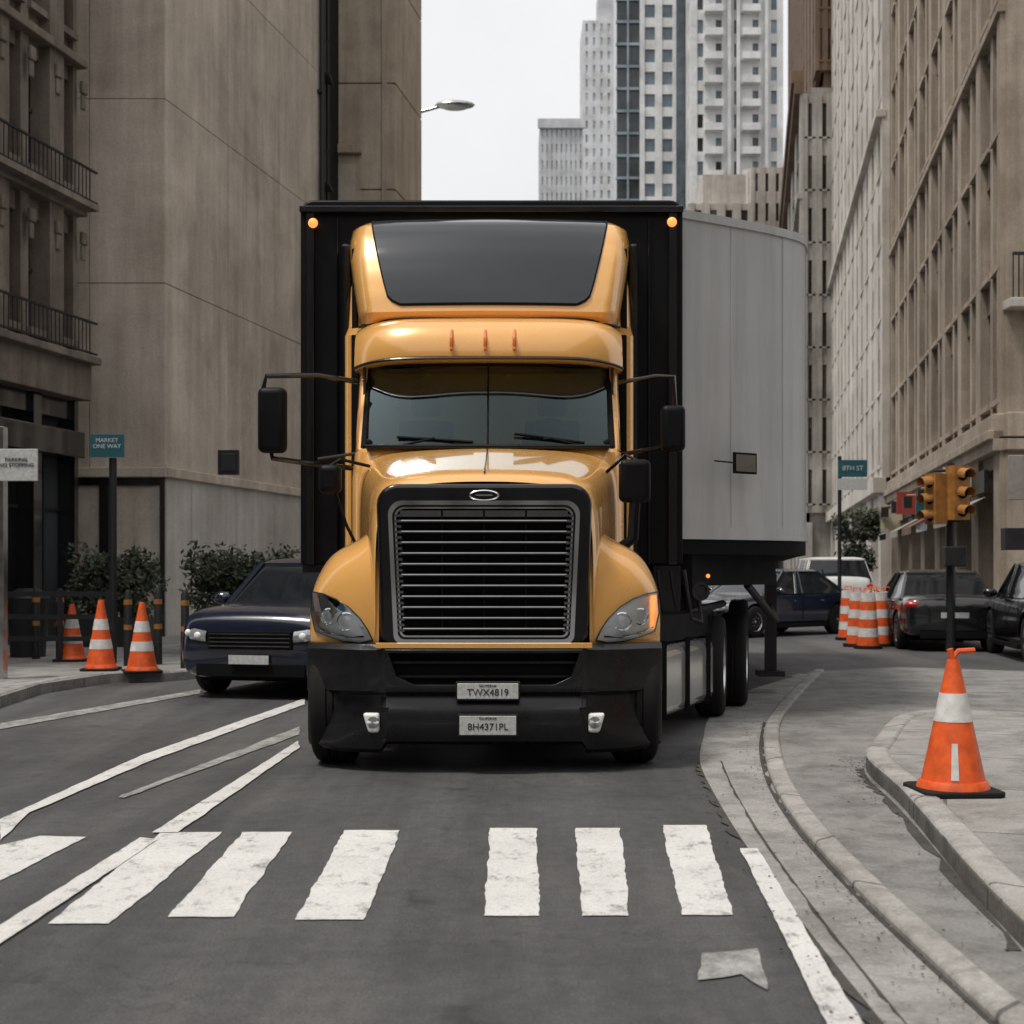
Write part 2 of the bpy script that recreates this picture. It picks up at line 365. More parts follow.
def core(P,pts,z0,z1,mat): b=MB(); b.prism(pts,z0,z1); b.build('core',[mat],P)
def band(P,p0,p1,z0,z1,y1,mat,name='cornice',y0=-.1,x0=-.05):
    L,fr=fr2(p0,p1); b=MB(); b.box(x0,L-x0,y0,y1,z0,z1,0,fr); b.build(name,[mat],P,bevel=.02)
def panels(P,p0,p1,z0,z1,nx,nz,mats,gap=.02,name='panels'):
    L,fr=fr2(p0,p1); b=MB(); cw=L/nx; ch=(z1-z0)/nz
    for i in range(nx):
        for k in range(nz):
            o=random.uniform(0,.006)
            b.box(i*cw+gap/2,(i+1)*cw-gap/2,-.1,o,z0+k*ch+gap/2,z0+(k+1)*ch-gap/2,random.choice((0,0,1)),fr)
    b.build(name,mats,P,bevel=.005,seg=1)

# left dark stone building
P=empty('ornate_stone_building',(-11,24,0))
LO=-14.0
n0=(LO+.206*17,17); n1=(LO+.206*27,27)
facade(P,n0,n1,5.4,26,11,7,'dstone',pw=.4,sh=.3,depth=.26,out=.16,group=2,glass=('g1','g1','g2','g1'))
facade(P,n0,n1,.12,4.7,7,1,'dgrey',pw=.14,sh=.16,depth=.3,out=.08,sill=False,glass=('g1','sglass','g2'),frame='iron')
band(P,n0,n1,4.7,5.4,.34,'dstone'); band(P,n0,n1,5.38,5.52,.55,'dstone','ledge')
band(P,n0,n1,3.6,4.1,.2,'dgrey','shop_fascia')
for zc in (8.25,11.1,14.1,17.1): band(P,n0,n1,zc,zc+.16,.26,'dstone','string_course')
core(P,[(n0[0]-.5,n0[1]),(n1[0]-.5,n1[1]-.3),(-20,27),(-20,17)],0,26,'dstone')
L,fr=fr2(n0,n1)
b=MB()
for zb in (5.55,8.45):
    for x in [i*.14 for i in range(int(L/.14))]: b.box(x,x+.015,.46,.475,zb,zb+.6,0,fr)
    b.box(0,L,.45,.49,zb+.6,zb+.64,0,fr); b.box(0,L,.45,.49,zb+.02,zb+.05,0,fr)
    if zb>8: b.box(0,L,.1,.52,zb-.12,zb-.002,1,fr)
b.build('balcony_railing',['iron','dstone'],P)
b=MB()
for i in range(0,12):
    x=i*L/11
    for zc in (7.7,10.6,13.5,16.5): b.box(x-.1,x+.1,.15,.24,zc,zc+.25,0,fr); b.box(x-.07,x+.07,.15,.21,zc-.3,zc,0,fr)
b.build('capitals',['dstone'],P,bevel=.03)

# concrete building
P=empty('concrete_building',(-9,32,0))
c0=(-6.94,28); c1=(-6.94+.206*9.2,37.2)
panels(P,c0,c1,3.5,33,3,8,['conc','conc2'],.014); panels(P,(-13,28),(-6.94,28),3.5,33,4,8,['conc2','conc'],.014)
core(P,[(-13,28.06),(-7.0,28.06),(c1[0]-.07,37.2),(-13,37.2)],0,33,'conc2')
band(P,c0,c1,3.3,3.5,.12,'conc','ledge'); band(P,(-13,28),(-6.94,28),3.3,3.5,.12,'conc2','ledge')
facade(P,c0,c1,.12,3.3,4,1,'lstone',pw=.75,sh=.1,depth=.3,out=.03,sill=False,glass=('g1','g2'))
facade(P,(-13,28),(-6.94,28),.12,3.3,5,1,'dgrey',pw=.12,sh=.1,depth=.2,out=.03,sill=False,glass=('g1','g2','sglass'),frame='steel')
b=MB(); q=at(230,463,27.4); b.box(q[0]-.2,q[0]+.2,27.2,27.35,q[2]-.24,q[2]+.24,0); b.box(q[0]-.14,q[0]+.14,27.18,27.2,q[2]-.17,q[2]+.17,1)
b.tube([(q[0],27.35,q[2]),(q[0]-.3,29.6,q[2])],.03); b.build('wall_lantern',['iron','g2'],P,bevel=.01)
b=MB(); L,fr=fr2(c0,c1); b.tube([fr(L-.3,.1,.1),fr(L-.3,.1,33)],.07,8)
for z in range(2,33,3): b.box(L-.42,L-.18,0,.14,z,z+.08,0,fr)
b.build('downpipe',['iron'],P)

# dark narrow building with fire escape
P=empty('dark_brick_building',(-5.8,40,0))
facade(P,(-7.5,39.2),(-5.16,39.2),.1,30,3,9,'flatblack',pw=.4,sh=.4,out=.03)
core(P,[(-7.5,39.5),(-5.2,39.5),(-5.2,45),(-7.5,45)],0,30,'matte')
b=MB()
for k in range(9):
    z=3+k*3.0; b.box(-6.1,-5.0,38.3,39.1,z,z+.06); b.box(-6.1,-5.0,38.3,38.34,z+.9,z+.95)
    for i in range(11): b.box(-6.1+i*.1,-6.08+i*.1,38.3,38.33,z,z+.9)
    b.tube([(-6.0,38.6,z),(-5.3,38.6,z+3)],.04,4); b.tube([(-6.0,38.9,z),(-5.3,38.9,z+3)],.04,4)
b.box(-5.62,-5.2,38.9,39.1,0,30)
b.build('fire_escape',['iron'],P)

# beige building
P=empty('beige_stone_building',(-4.5,44,0))
b0=(-5.5,42); b1=(-3.51,42); b2=(-3.51+.17*3.4,45.4)
panels(P,b0,b1,.1,32,1,10,['beige','beige'],.05); panels(P,b1,b2,.1,32,2,10,['beige','beige'],.05)
core(P,[(-5.5,42.07),(-3.58,42.07),(b2[0]-.07,45.4),(-5.5,45.4)],0,32,'beige')
b=MB(); b.box(-5.45,-4.55,41.93,42.0,10.5,13.9,0); b.box(-5.3,-4.7,41.9,41.925,10.8,13.6,1); b.box(-5.5,-4.5,41.75,42.0,13.9,14.15,0)
b.box(-3.9,-3.75,41.94,42.01,.1,32,0); b.build('pilaster',['beige','conc2'],P,bevel=.02)

# right stone office building
sR=.17; bR=5.46
def R(Y,o=0): return (bR+sR*Y+o,Y)
P=empty('stone_office_building',(14,40,0))
r0=R(30); r1=R(53.5)
facade(P,r1,r0,4.8,31,16,9,'rstone',pw=.32,sh=.26,depth=.2,out=.09,group=2,glass=('g1','g1','g2','g1','g1','g3'),span='dstone')
facade(P,r1,r0,.12,4.0,7,1,'rstone',pw=.22,sh=.15,depth=.3,out=.1,sill=False,glass=('g1','g2','g3'))
band(P,r1,r0,4.0,4.8,.25,'rstone'); band(P,r1,r0,4.25,4.45,.35,'rstone','ledge'); band(P,r1,r0,13.4,13.6,.16,'rstone','string_course')
facade(P,r0,(26,30),4.8,31,9,8,'rstone',pw=.55,sh=.3,depth=.4,out=.1,sill=False)
facade(P,r0,(26,30),.12,4.0,6,1,'rstone',pw=.4,sh=.15,depth=.6,out=.1,sill=False)
band(P,r0,(26,30),4.0,4.8,.35,'rstone')
band(P,r0,(26,30),7.0,7.2,.5,'lstone','balcony_slab')
core(P,[(r0[0]+.6,30.55),(26,30.55),(26,53.5),(r1[0]+.55,53.5)],0,31,'rstone')
b=MB()
for i in range(26): b.box(r0[0]+i*.12,r0[0]+i*.12+.025,29.52,29.55,7.2,8.1)
b.box(r0[0],r0[0]+3.1,29.5,29.57,8.1,8.16); b.build('balcony_railing',['iron'],P)
b=MB()
L,fr=fr2(r1,r0)
for i in range(6):
    x=2+i*3.6; b.add([fr(x,.15,3.1),fr(x+2.4,.15,3.1),fr(x+2.4,1.0,2.65),fr(x,1.0,2.65),fr(x+2.4,1.0,2.45),fr(x,1.0,2.45)],[(0,1,2,3),(3,2,4,5)],(0,1,2)[i%3])
b.build('awning',['brown','dgrey','gstone'],P,recalc=False)
b=MB()
for i in range(6):
    x=2+i*3.6; b.box(x,x+2.4,.1,.2,3.2,3.7,i%4,fr)
    x=1+i*3.6; b.tube([fr(x,.2,3.7),fr(x,.75,3.7)],.02,6); b.box(x-.1,x+.1,.6,.85,3.3,3.65,1,fr)
for i,x in enumerate((4.3,9.8,15.0,20.5)): b.box(x,x+.08,.2,.85,2.9+.3*(i%2),3.6+.3*(i%2),(0,2,3,0)[i],fr)
b.build('shop_signs',['shopcream','iron','shopred','teal'],P)

P=empty('pale_stone_building',(18,70,0))
r2=R(53.6,-.35); r3=R(87,-.35)
facade(P,r3,r2,5,42,12,13,'lstone',pw=.5,sh=.38,depth=.14,out=.04,glass=('g1','g2','g1','g3'))
facade(P,r3,r2,.12,4.4,6,1,'lstone',pw=.3,sh=.2,depth=.4,out=.1,sill=False)
band(P,r3,r2,4.4,5,.4,'lstone'); band(P,r3,r2,18.8,19.1,.3,'lstone','string_course')
core(P,[(r2[0]+.5,53.7),(30,53.7),(30,87),(r3[0]+.5,87)],0,42,'lstone')
P=empty('brown_brick_building',(22,110,0))
r4=R(87.1,-1.3); r5=R(150,-1.3)
facade(P,r5,r4,32.5,75,12,13,'brown',pw=.5,sh=.4,depth=.2,out=.1)
facade(P,R(150,-2.2),R(86.9,-2.2),5,31,14,8,'gstone',pw=.45,sh=.35,depth=.25,out=.15,group=2)
facade(P,R(150,-2.2),R(86.9,-2.2),.12,4.4,8,1,'gstone',pw=.3,sh=.2,depth=.5,out=.1,sill=False)
for z0_,z1_,o in ((4.4,5,.5),(11.5,11.9,.35),(18,18.4,.4),(24.5,24.9,.35),(31,31.7,.5),(31.7,32.5,.7)): band(P,R(150,-2.2),R(86.9,-2.2),z0_,z1_,o,'brown' if z0_>30 else 'gstone')
core(P,[(r4[0]+.5,87.3),(32,87.3),(32,150),(r5[0]+.5,150)],0,75,'brown')
core(P,[(R(87,-1.7)[0],87.2),(32,87.2),(32,150),(R(150,-1.7)[0],150)],0,31.5,'gstone')
facade(P,R(86.9,-2.2),(R(86.9)[0]-.4,86.9),5,31,2,8,'gstone',pw=.5,sh=.35,out=.1)
facade(P,(r4[0],87.0),(R(87)[0]-.3,87.0),32.5,75,2,13,'brown',pw=.5,sh=.4,out=.05)

# the street continues behind the viewpoint (seen in paint, chrome and glass)
P=empty('stone_terrace_building',(-19,-15,0)); facade(P,(-15,-48),(-15,13),.1,17,18,5,'dstone',pw=.4,sh=.35,depth=.3,mull=False,sill=False); core(P,[(-15.4,-48),(-15.4,13),(-25,13),(-25,-48)],0,17,'dstone')
P=empty('stone_terrace_building',(19,-15,0)); facade(P,(15,12),(15,-48),.1,22,18,6,'rstone',pw=.4,sh=.35,depth=.3,mull=False,sill=False); core(P,[(15.4,-48),(15.4,12),(26,12),(26,-48)],0,22,'rstone')
P=empty('office_block',(0,-85,0)); facade(P,(30,-80),(-34,-80),.1,34,18,9,'gstone',pw=.4,sh=.4,depth=.3,mull=False,sill=False); core(P,[(30,-80.5),(-34,-80.5),(-34,-95),(30,-95)],0,34,'gstone')

# distant towers, aerial haze painted in as paler colours
def tower(name,x0,x1,Y,h,nx,nz,wall,glass,dep=14,pw=.3,sh=.35,side=True,**k):
    P=empty(name,((x0+x1)/2,Y,0))
    facade(P,(x0,Y),(x1,Y),0,h,nx,nz,wall,pw=pw,sh=sh,glass=glass,frame='wframe',mull=False,sill=False,**k)
    if side: facade(P,(x0,Y+dep),(x0,Y),0,h,4,nz,wall,pw=pw,sh=sh,glass=glass,frame='wframe',mull=False,sill=False,**k)
    core(P,[(x0+.5,Y+.5),(x1-.01,Y+.5),(x1-.01,Y+dep),(x0+.5,Y+dep)],0,h-.02,wall); return P
X=lambda px,Y:(px-512)*Y/F
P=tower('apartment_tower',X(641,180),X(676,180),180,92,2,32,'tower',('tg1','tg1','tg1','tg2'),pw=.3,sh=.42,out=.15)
b=MB(); b.box(X(617,180),X(640,180),180.5,186,0,92,0); 
for k in range(32): b.box(X(616,180),X(641,180),180.2,180.6,k*2.875,k*2.875+.35,1)
b.box(X(627,180),X(629,180),180.1,180.6,0,92,1); b.box(X(676,180),X(690,180),181.5,190,0,92,2)
b.build('glass_bay',['g2','tg2','tg2'],P)
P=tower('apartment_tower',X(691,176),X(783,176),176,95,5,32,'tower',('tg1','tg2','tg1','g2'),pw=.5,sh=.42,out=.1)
b=MB()
for k in range(1,32):
    z=k*95/32
    for a,c in ((704,722),(741,759)):
        b.box(X(a,176),X(c,176),174.7,175.85,z,z+.2); b.box(X(a,176),X(c,176),174.7,174.76,z+.2,z+.9)
for a in (727,736,764): b.box(X(a,176),X(a+3,176),175.2,175.89,0,97)
b.build('balconies',['tower'],P)
P=tower('terraced_building',X(690,132),X(752,132),132,36,4,12,'lstone',('g1','g2','tg1'),pw=.4,sh=.4,dep=8,out=.2)
b=MB()
for k in range(12): b.box(X(688,131),X(754,131),131.0,131.75,k*3-.1,k*3+.12); b.box(X(688,131),X(754,131),131.0,131.05,k*3+.12,k*3+.8)
b.box(X(700,136),X(742,136),134,139,36,39.3); b.build('terraces',['lstone'],P)
tower('annex_building',X(753,140),X(795,140),141,42,4,14,'lstone',('tg1','g2'),pw=.5,sh=.4,dep=9)
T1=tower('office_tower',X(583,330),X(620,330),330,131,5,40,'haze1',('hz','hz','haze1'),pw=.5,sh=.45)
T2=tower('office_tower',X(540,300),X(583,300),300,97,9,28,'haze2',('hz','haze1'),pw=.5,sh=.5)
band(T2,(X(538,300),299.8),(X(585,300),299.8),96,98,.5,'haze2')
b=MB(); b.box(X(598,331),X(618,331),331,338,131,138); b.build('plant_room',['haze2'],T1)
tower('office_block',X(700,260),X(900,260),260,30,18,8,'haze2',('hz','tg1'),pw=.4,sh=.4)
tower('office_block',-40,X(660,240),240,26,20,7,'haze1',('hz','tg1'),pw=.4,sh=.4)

# ---------------- tractor ----------------
TX=-.2
T=empty('semi_truck',(TX,11.5,0)); OFF=(TX,0,0)
def tb(): return MB(OFF)
rows=[(10.09,[(.78,.93),(.79,1.4),(.78,1.78),(.73,1.97),(.62,2.05),(.3,2.085),(0,2.09)]),
(10.14,[(.82,.93),(.83,1.4),(.82,1.8),(.77,2.02),(.64,2.11),(.3,2.14),(0,2.145)]),
(10.35,[(.86,.93),(.87,1.4),(.87,1.86),(.82,2.08),(.67,2.17),(.3,2.2),(0,2.205)]),
(10.85,[(.93,.93),(.95,1.45),(.96,1.96),(.91,2.17),(.74,2.27),(.3,2.3),(0,2.305)]),
(11.48,[(1.05,.93),(1.07,1.5),(1.07,2.12),(1.03,2.33),(.85,2.42),(.3,2.45),(0,2.455)])]
g=[]
for Y,h in rows: g.append([(-x,Y,z) for x,z in h]+[(x,Y,z) for x,z in h[-2::-1]])
b=tb(); b.grid(g); b.build('hood',['yellow'],T,sub=3)
b=tb(); b.tube([(0,10.17,2.16),(0,10.35,2.205),(0,10.85,2.305),(0,11.47,2.456)],.006,6)
b.build('hood_seam',['plastic'],T)
def rr(hw,hwb,z0,z1,r,n=6):
    pts=[]
    for cx,cz,a0 in ((hw-r,z1-r,0),(-(hw-r),z1-r,90),(-(hwb-r*.6),z0+r*.6,180),(hwb-r*.6,z0+r*.6,270)):
        rad=r if cz>z0+r*1.2 else r*.6
        for i in range(n+1):
            a=math.radians(a0+90*i/n); pts.append((cx+rad*math.cos(a),cz+rad*math.sin(a)))
    return pts
b=tb(); b.prismY(rr(.775,.745,.9,2.07,.15),10.045,10.3); b.build('grille_surround',['black'],T,bevel=.03,seg=3,smooth=True)
def ringY(b,po,pi,y0,y1,mi=0):
    n=len(po); R4=[[(x,y,z) for x,z in p] for p,y in ((po,y1),(po,y0),(pi,y0),(pi,y1))]
    for k in range(3):
        vs=R4[k]+R4[k+1]; b.add(vs,[(i,(i+1)%n,n+(i+1)%n,n+i) for i in range(n)],mi)
b=tb(); ringY(b,rr(.685,.645,.925,1.945,.1),rr(.655,.615,.955,1.915,.085),9.985,10.06)
ringY(b,rr(.64,.602,.97,1.9,.07),rr(.628,.59,.982,1.888,.065),10.0,10.06)
b.build('grille_frame',['chrome'],T,bevel=.012,seg=3,smooth=True)
b=tb(); b.prismY(rr(.63,.59,.98,1.89,.07),10.035,10.043); b.build('grille_back',['matte'],T)
b=tb(); nb=11
for i in range(nb):
    z=1.03+i*.077; hw=.575+.035*(i/nb)
    b.add([(-hw,9.985,z),(hw,9.985,z),(hw,10.03,z+.03),(-hw,10.03,z+.03),(hw,9.99,z-.014),(-hw,9.99,z-.014)],[(0,1,2,3),(0,5,4,1)],0)
    b.tube([(-hw,9.982,z),(hw,9.982,z)],.0075,6,1)
for x in (-.3,0,.3): b.box(x-.006,x+.006,10.0,10.03,1.0,1.88,0)
for s in (-1,1):
    for k in range(22):
        z=1.01+k*.039; b.box(s*.59-.024+.0012*k*s,s*.59+.024+.0012*k*s,9.975,9.982,z,z+.018,1)
b.box(-.6,.6,10.0,10.03,1.83,1.875,1)
b.build('grille_bars',['flatblack','dchrome'],T,smooth=True)
b=tb(); b.lathe((0,10.04,2.0),(0,-1,0),[(0,.001),(0,.11),(.014,.11),(.02,.095)],32); o=b.build('badge',['chrome'],T,smooth=True)
for v in o.data.vertices: v.co.z=1.985+(v.co.z-2.0)*.36
b=tb(); b.lathe((0,10.018,2.0),(0,-1,0),[(0,.001),(0,.095),(.005,.095),(.005,.001)],32); o=b.build('badge_face',['black'],T)
for v in o.data.vertices: v.co.z=1.985+(v.co.z-2.0)*.34
b=tb(); b.box(-.06,.06,10.006,10.012,1.98,1.99); b.build('badge_mark',['chrome'],T)
def sw(x): return 10.1+.33*max(0,(abs(x)-.75)/.56)**2
for s in (-1,1):
    cols=[]
    for x,zt in ((.76,1.86),(.86,1.76),(.97,1.68),(1.1,1.63),(1.21,1.55),(1.285,1.4)):
        y=sw(x); cols.append([(s*x,y+.02,.9),(s*x,y,.95),(s*x,y,1.25),(s*x,y+.06,1.25+(zt-1.25)*.55),(s*x,y+.24,1.25+(zt-1.25)*.93),(s*x,y+.5,zt),(s*x,y+.85,zt-.02),(s*x,y+1.15,zt-.25),(s*x,y+1.25,1.0)])
    cols.append([(s*1.315,10.48,.9),(s*1.315,10.46,.95),(s*1.32,10.46,1.1),(s*1.32,10.5,1.2),(s*1.32,10.62,1.26),(s*1.32,10.85,1.3),(s*1.32,11.15,1.24),(s*1.3,11.4,1.05),(s*1.3,11.5,.9)])
    cols.append([(s*1.29,10.5,.9),(s*1.29,10.48,.92),(s*1.29,10.5,1.02),(s*1.29,10.56,1.1),(s*1.29,10.66,1.15),(s*1.29,10.85,1.18),(s*1.29,11.12,1.12),(s*1.27,11.33,.98),(s*1.27,11.4,.88)])
    b=tb(); b.grid(cols); b.build('fender',['yellow'],T,sub=2)
    out=[(1.28,1.285),(1.18,1.27),(1.08,1.235),(.985,1.18),(.9,1.1),(.845,1.02),(.81,.945),(.9,.925),(1.02,.935),(1.15,.965),(1.255,1.0),(1.29,1.13)]
    c=(1.06,1.07)
    def ring(k,dy): return [(s*(c[0]+(x-c[0])*k),sw(c[0]+(x-c[0])*k)-dy,c[1]+(z-c[1])*k) for x,z in out]
    b=tb(); b.loft([ring(1.04,-.02),ring(1.04,.012),ring(1.0,.022),ring(.98,.01)],caps=False); b.build('headlight_bezel',['plastic'],T,smooth=True)
    b=tb(); b.loft([ring(1.0,.012),ring(.8,.008),ring(.05,.006)],caps=True); b.build('headlight_bowl',['lamp'],T,smooth=True)
    b=tb()
    for x,z,r in ((1.0,1.075,.07),(1.14,1.11,.062)):
        b.lathe((s*x,sw(x)-.008,z),(0,-1,0),[(0,r),(.018,r),(.02,r*.88),(.005,r*.82)],24,0); b.ell((s*x,sw(x)-.004,z),(r*.7,.022,r*.7),1)
    b.tube([(s*x,sw(x)-.03,z) for x,z in ((.86,.97),(1.0,.965),(1.15,.99),(1.24,1.03))],.008,6,0)
    b.build('headlight_projectors',['chrome','lamp'],T,smooth=True)
    b=tb(); q=[(1.225,1.26),(1.27,1.265),(1.283,1.13),(1.255,1.02),(1.22,1.01)]
    b.add([(s*x,sw(x)-.022,z) for x,z in q],[list(range(5))]); b.build('turn_signal',['amber' if s>0 else 'amber0'],T)
    b=tb(); b.loft([ring(.99,.024),ring(.7,.045),ring(.3,.052),ring(.02,.053)],caps=True); b.build('headlight_lens',['lens'],T,smooth=True)
# bumper
b=tb(); st=[]
for x in (-1.3,-1.275,-1.2,-1.05,-.86,-.74,-.7,-.4,0,.4,.7,.74,.86,1.05,1.2,1.275,1.3):
    a=abs(x); yf=9.93+.02*a+.8*max(0,a-.72)**2; 
    if a>.72: yf+=.035
    zb=.2 if a<.72 else .135+.03*max(0,(a-1.1)/.2)
    ch=0.0 if a>.72 else -.025
    st.append([(x,yf+.25,.92),(x,yf+.05,.92),(x,yf,.88),(x,yf-.012,.62),(x,yf-.005,.585),(x,yf+.05,.55),(x,yf+.03+ch,.46),(x,yf+.025+ch,.3),(x,yf+.05+ch,zb+.03),(x,yf+.1,zb),(x,yf+.3,zb)])
b.loft(st); bo=b.build('bumper',['plastic'],T,smooth=True)
k=tb(); k.prismY([(-.68,.86),(.68,.86),(.62,.69),(.5,.635),(-.5,.635),(-.62,.69)],9.7,10.1); kc=k.build('cutter',['matte']); cut(bo,kc)
k=tb()
for s in (-1,1): k.prismY([(s*.68,.47),(s*.92,.47),(s*.86,.25),(s*.7,.25)],9.7,10.02)
kc=k.build('cutter',['matte']); cut(bo,kc)
for p in bo.data.polygons: p.use_smooth=True
bo.data.set_sharp_from_angle(angle=math.radians(25))
bv=bo.modifiers.new('b','BEVEL'); bv.width=.008; bv.segments=2; bv.limit_method='ANGLE'; bv.angle_limit=math.radians(40)
b=tb(); b.box(-.72,.72,10.08,10.12,.58,.885); b.build('bumper_intake',['matte'],T)
b=tb()
for z in (.68,.78): b.box(-.66+.0*z,.66,10.03,10.05,z,z+.015)
b.build('intake_bars',['plastic'],T)
b=tb(); g=[]
for z,dy in ((.885,0),(.889,-.03),(.92,-.03),(.926,0)):
    g.append([(x,9.94+.02*abs(x)+.8*max(0,abs(x)-.72)**2+dy+.03,z+.006) for x in [i*.07-.77 for i in range(23)]])
b.grid(g); b.build('bumper_trim',['yellow'],T,smooth=True)
for (cx,z0,z1,hw,t) in ((.03,.54,.65,.215,'TWX4819'),(.03,.285,.42,.2,'8H4371PL')):
    y=9.87
    b=tb(); b.box(cx-hw,cx+hw,y,y+.012,z0,z1,0); b.box(cx-hw-.012,cx+hw+.012,y+.013,y+.06,z0-.012,z1+.012,1); b.build('number_plate',['plate','iron'],T,bevel=.004)
    text('plate_text',t,(TX+cx,y-.001,(z0+z1)/2-.01),.068,'iron',T)
    text('plate_caption','CALIFORNIA',(TX+cx,y-.001,z1-.016),.022,'iron',T)
for s in (-1,1):
    x=s*.785; q=[(x-.06,.43),(x+.06,.43),(x+.04,.29),(x-.04,.29)]
    b=tb(); b.prismY([(a+s*.02*(1 if zz>.4 else 0),zz) for a,zz in q],9.965,10.06); b.build('fog_light',['lamp'],T,bevel=.02,seg=3,smooth=True)
    b=tb(); b.lathe((s*.79,9.968,.365),(0,-1,0),[(0,.045),(.008,.042),(.004,.001)],20); b.build('fog_lamp_lens',['chrome'],T,smooth=True)
def wheel(name,c,ax,r,w,P,local=False,rim='steel',mb=MB):
    h=w/2; b=mb()
    b.lathe(c,ax,[(-h*.8,r*.55),(-h,r*.62),(-h,r*.9),(-h*.85,r*.97),(-h*.6,r),(-h*.2,r),(-h*.2,r*.97),(-h*.12,r*.97),(-h*.12,r),(h*.12,r),(h*.12,r*.97),(h*.2,r*.97),(h*.2,r),(h*.6,r),(h*.85,r*.97),(h,r*.9),(h,r*.62),(h*.8,r*.55)],40)
    b.build(name+'_tyre',['rubber'],P,smooth=True,local=local)
    b=mb(); b.lathe(c,ax,[(-h*.9,.01),(-h*.6,r*.2),(-h*.4,r*.45),(-h*.85,r*.56),(-h*.95,r*.6),(h*.95,r*.6),(h*.85,r*.56),(h*.4,r*.45),(h*.6,r*.2),(h*.9,.01)],32); 
    A=Vector(ax).normalized(); u=A.cross(Vector((0,0,1))).normalized()
    for sg in (-1,1):
        for i in range(8):
            t=i*math.pi/4; p=Vector(c)+A*h*.5*sg+(u*math.cos(t)+Vector((0,0,1))*math.sin(t))*r*.3
            b.tube([tuple(p),tuple(p+A*sg*.05)],r*.035,6)
    b.build(name+'_rim',[rim],P,smooth=True,local=local)
for s in (-1,1): wheel('front_wheel',(s*1.12,10.62,.5),(1,0,0),.5,.32,T,mb=tb)
b=tb()
for s in (-1,1): b.box(s*1.24-.05 if s>0 else -1.29,s*1.24+.05 if s>0 else -1.19,11.2,11.5,.25,1.1)
b.box(-.9,.9,10.4,12.9,.3,.95); b.build('underbody',['matte'],T)
def plan(hw,yf,yb,rad=.16,z=0,n=5):
    pts=[]
    for cx,cy,a0 in ((hw-rad,yf+rad,270),(hw-.03,yb-.03,0),(-hw+.03,yb-.03,90),(-hw+rad,yf+rad,180)):
        r=rad if cy<(yf+yb)/2 else .03
        for i in range(n+1):
            a=math.radians(a0+90*i/n); pts.append((cx+r*math.cos(a),cy+r*math.sin(a),z))
    return pts
b=tb(); b.loft([plan(1.13,11.44,12.6,.2,z) for z in (.95,1.6,2.2)]+[plan(1.11,11.47,12.6,.2,2.42),plan(1.08,11.5,12.6,.18,2.45)]); b.build('cab_lower',['yellow'],T,smooth=True)
b=tb(); b.box(-1.0,1.0,11.42,11.62,2.44,2.475); b.build('cowl',['plastic'],T,bevel=.01)
def wy(x,t): return 11.49+.38*t+.16*(x/1.07)**2
g=[]; 
for i in range(9):
    t=i/8; g.append([( (u/10)*(1.045+.01*t),wy(u/10*1.05,t),2.46+.76*t) for u in range(-10,11)])
b=tb(); b.grid(g); b.build('windscreen',['wind'],T,smooth=True)
b=tb()
for s in (-1,1):
    b.loft([[(s*(1.02+.01*t),wy(1.05,t)-.035,2.44+.8*t),(s*(1.09+.0*t),wy(1.05,t)-.02,2.44+.8*t),(s*(1.115),wy(1.05,t)+.1,2.44+.8*t),(s*1.03,wy(1.05,t)+.06,2.44+.8*t)] for t in (0,.25,.5,.75,1)])
b.build('a_pillar',['yellow'],T,bevel=.015,smooth=True)
b=tb(); b.tube([(x/10*1.035,wy(x/10*1.035,0)-.006,2.465) for x in range(-10,11)],.022,6); b.tube([(x/10*1.04,wy(x/10*1.04,1)-.006,3.2) for x in range(-10,11)],.03,6)
for s in (-1,1): b.tube([(s*1.03,wy(1.03,t/4)-.01,2.465+.735*t/4) for t in range(5)],.028,6)
for s in (-1,1):
    for t,zz in ((.06,2.5),(.95,3.17)): b.ell((s*1.0,wy(1.0,t)-.004,zz),(.045,.015,.04),0)
b.tube([(0,wy(0,t/4)-.006,2.465+.735*t/4) for t in range(5)],.009,6); b.build('windscreen_seal',['matte'],T,smooth=True)
b=tb()
for x0,x1 in ((-.75,-.12),(.22,.8)):
    b.tube([(x0 if x0<0 else x1,11.47,2.46),(x0*.5+x1*.5,11.47,2.53),((x0+x1)/2-.05,11.475,2.52)],.011,6)
    b.tube([(x0,wy(x0,.12)-.025,2.57 if x0>0 else 2.55),(x1,wy(x1,.05)-.025,2.5)],.013,6)
b.build('wipers',['matte'],T)
b=tb(); b.box(-1.02,1.02,11.7,11.95,2.2,2.5,0); b.box(-1.05,1.05,12.58,12.6,2.2,3.25,0); b.box(-1.0,1.0,11.95,12.5,1.4,1.45,0)
b.box(-1.05,1.05,11.97,12.6,3.16,3.185,0)
for s in (-1,1): b.box(min(s*1.04,s*1.06),max(s*1.04,s*1.06),11.85,12.6,2.3,3.18,0)
b.build('cab_interior',['interior'],T)
for s in (-1,1):
    b=tb(); b.box(s*.55-.25,s*.55+.25,12.2,12.34,2.0,2.76); b.box(s*.55-.14,s*.55+.14,12.2,12.3,2.78,2.97); b.build('seat',['seat'],T,bevel=.06,seg=4,smooth=True)
b=tb(); c=Vector((.52,11.9,2.55)); pth=[]
for i in range(25):
    a=i*2*math.pi/24; pth.append((c.x+.22*math.cos(a),c.y+.1*math.sin(a),c.z+.19*math.sin(a)))
b.tube(pth,.014,6); b.tube([(c.x-.2,c.y,c.z),(c.x+.2,c.y,c.z)],.02,6); b.build('steering_wheel',['interior'],T,smooth=True)
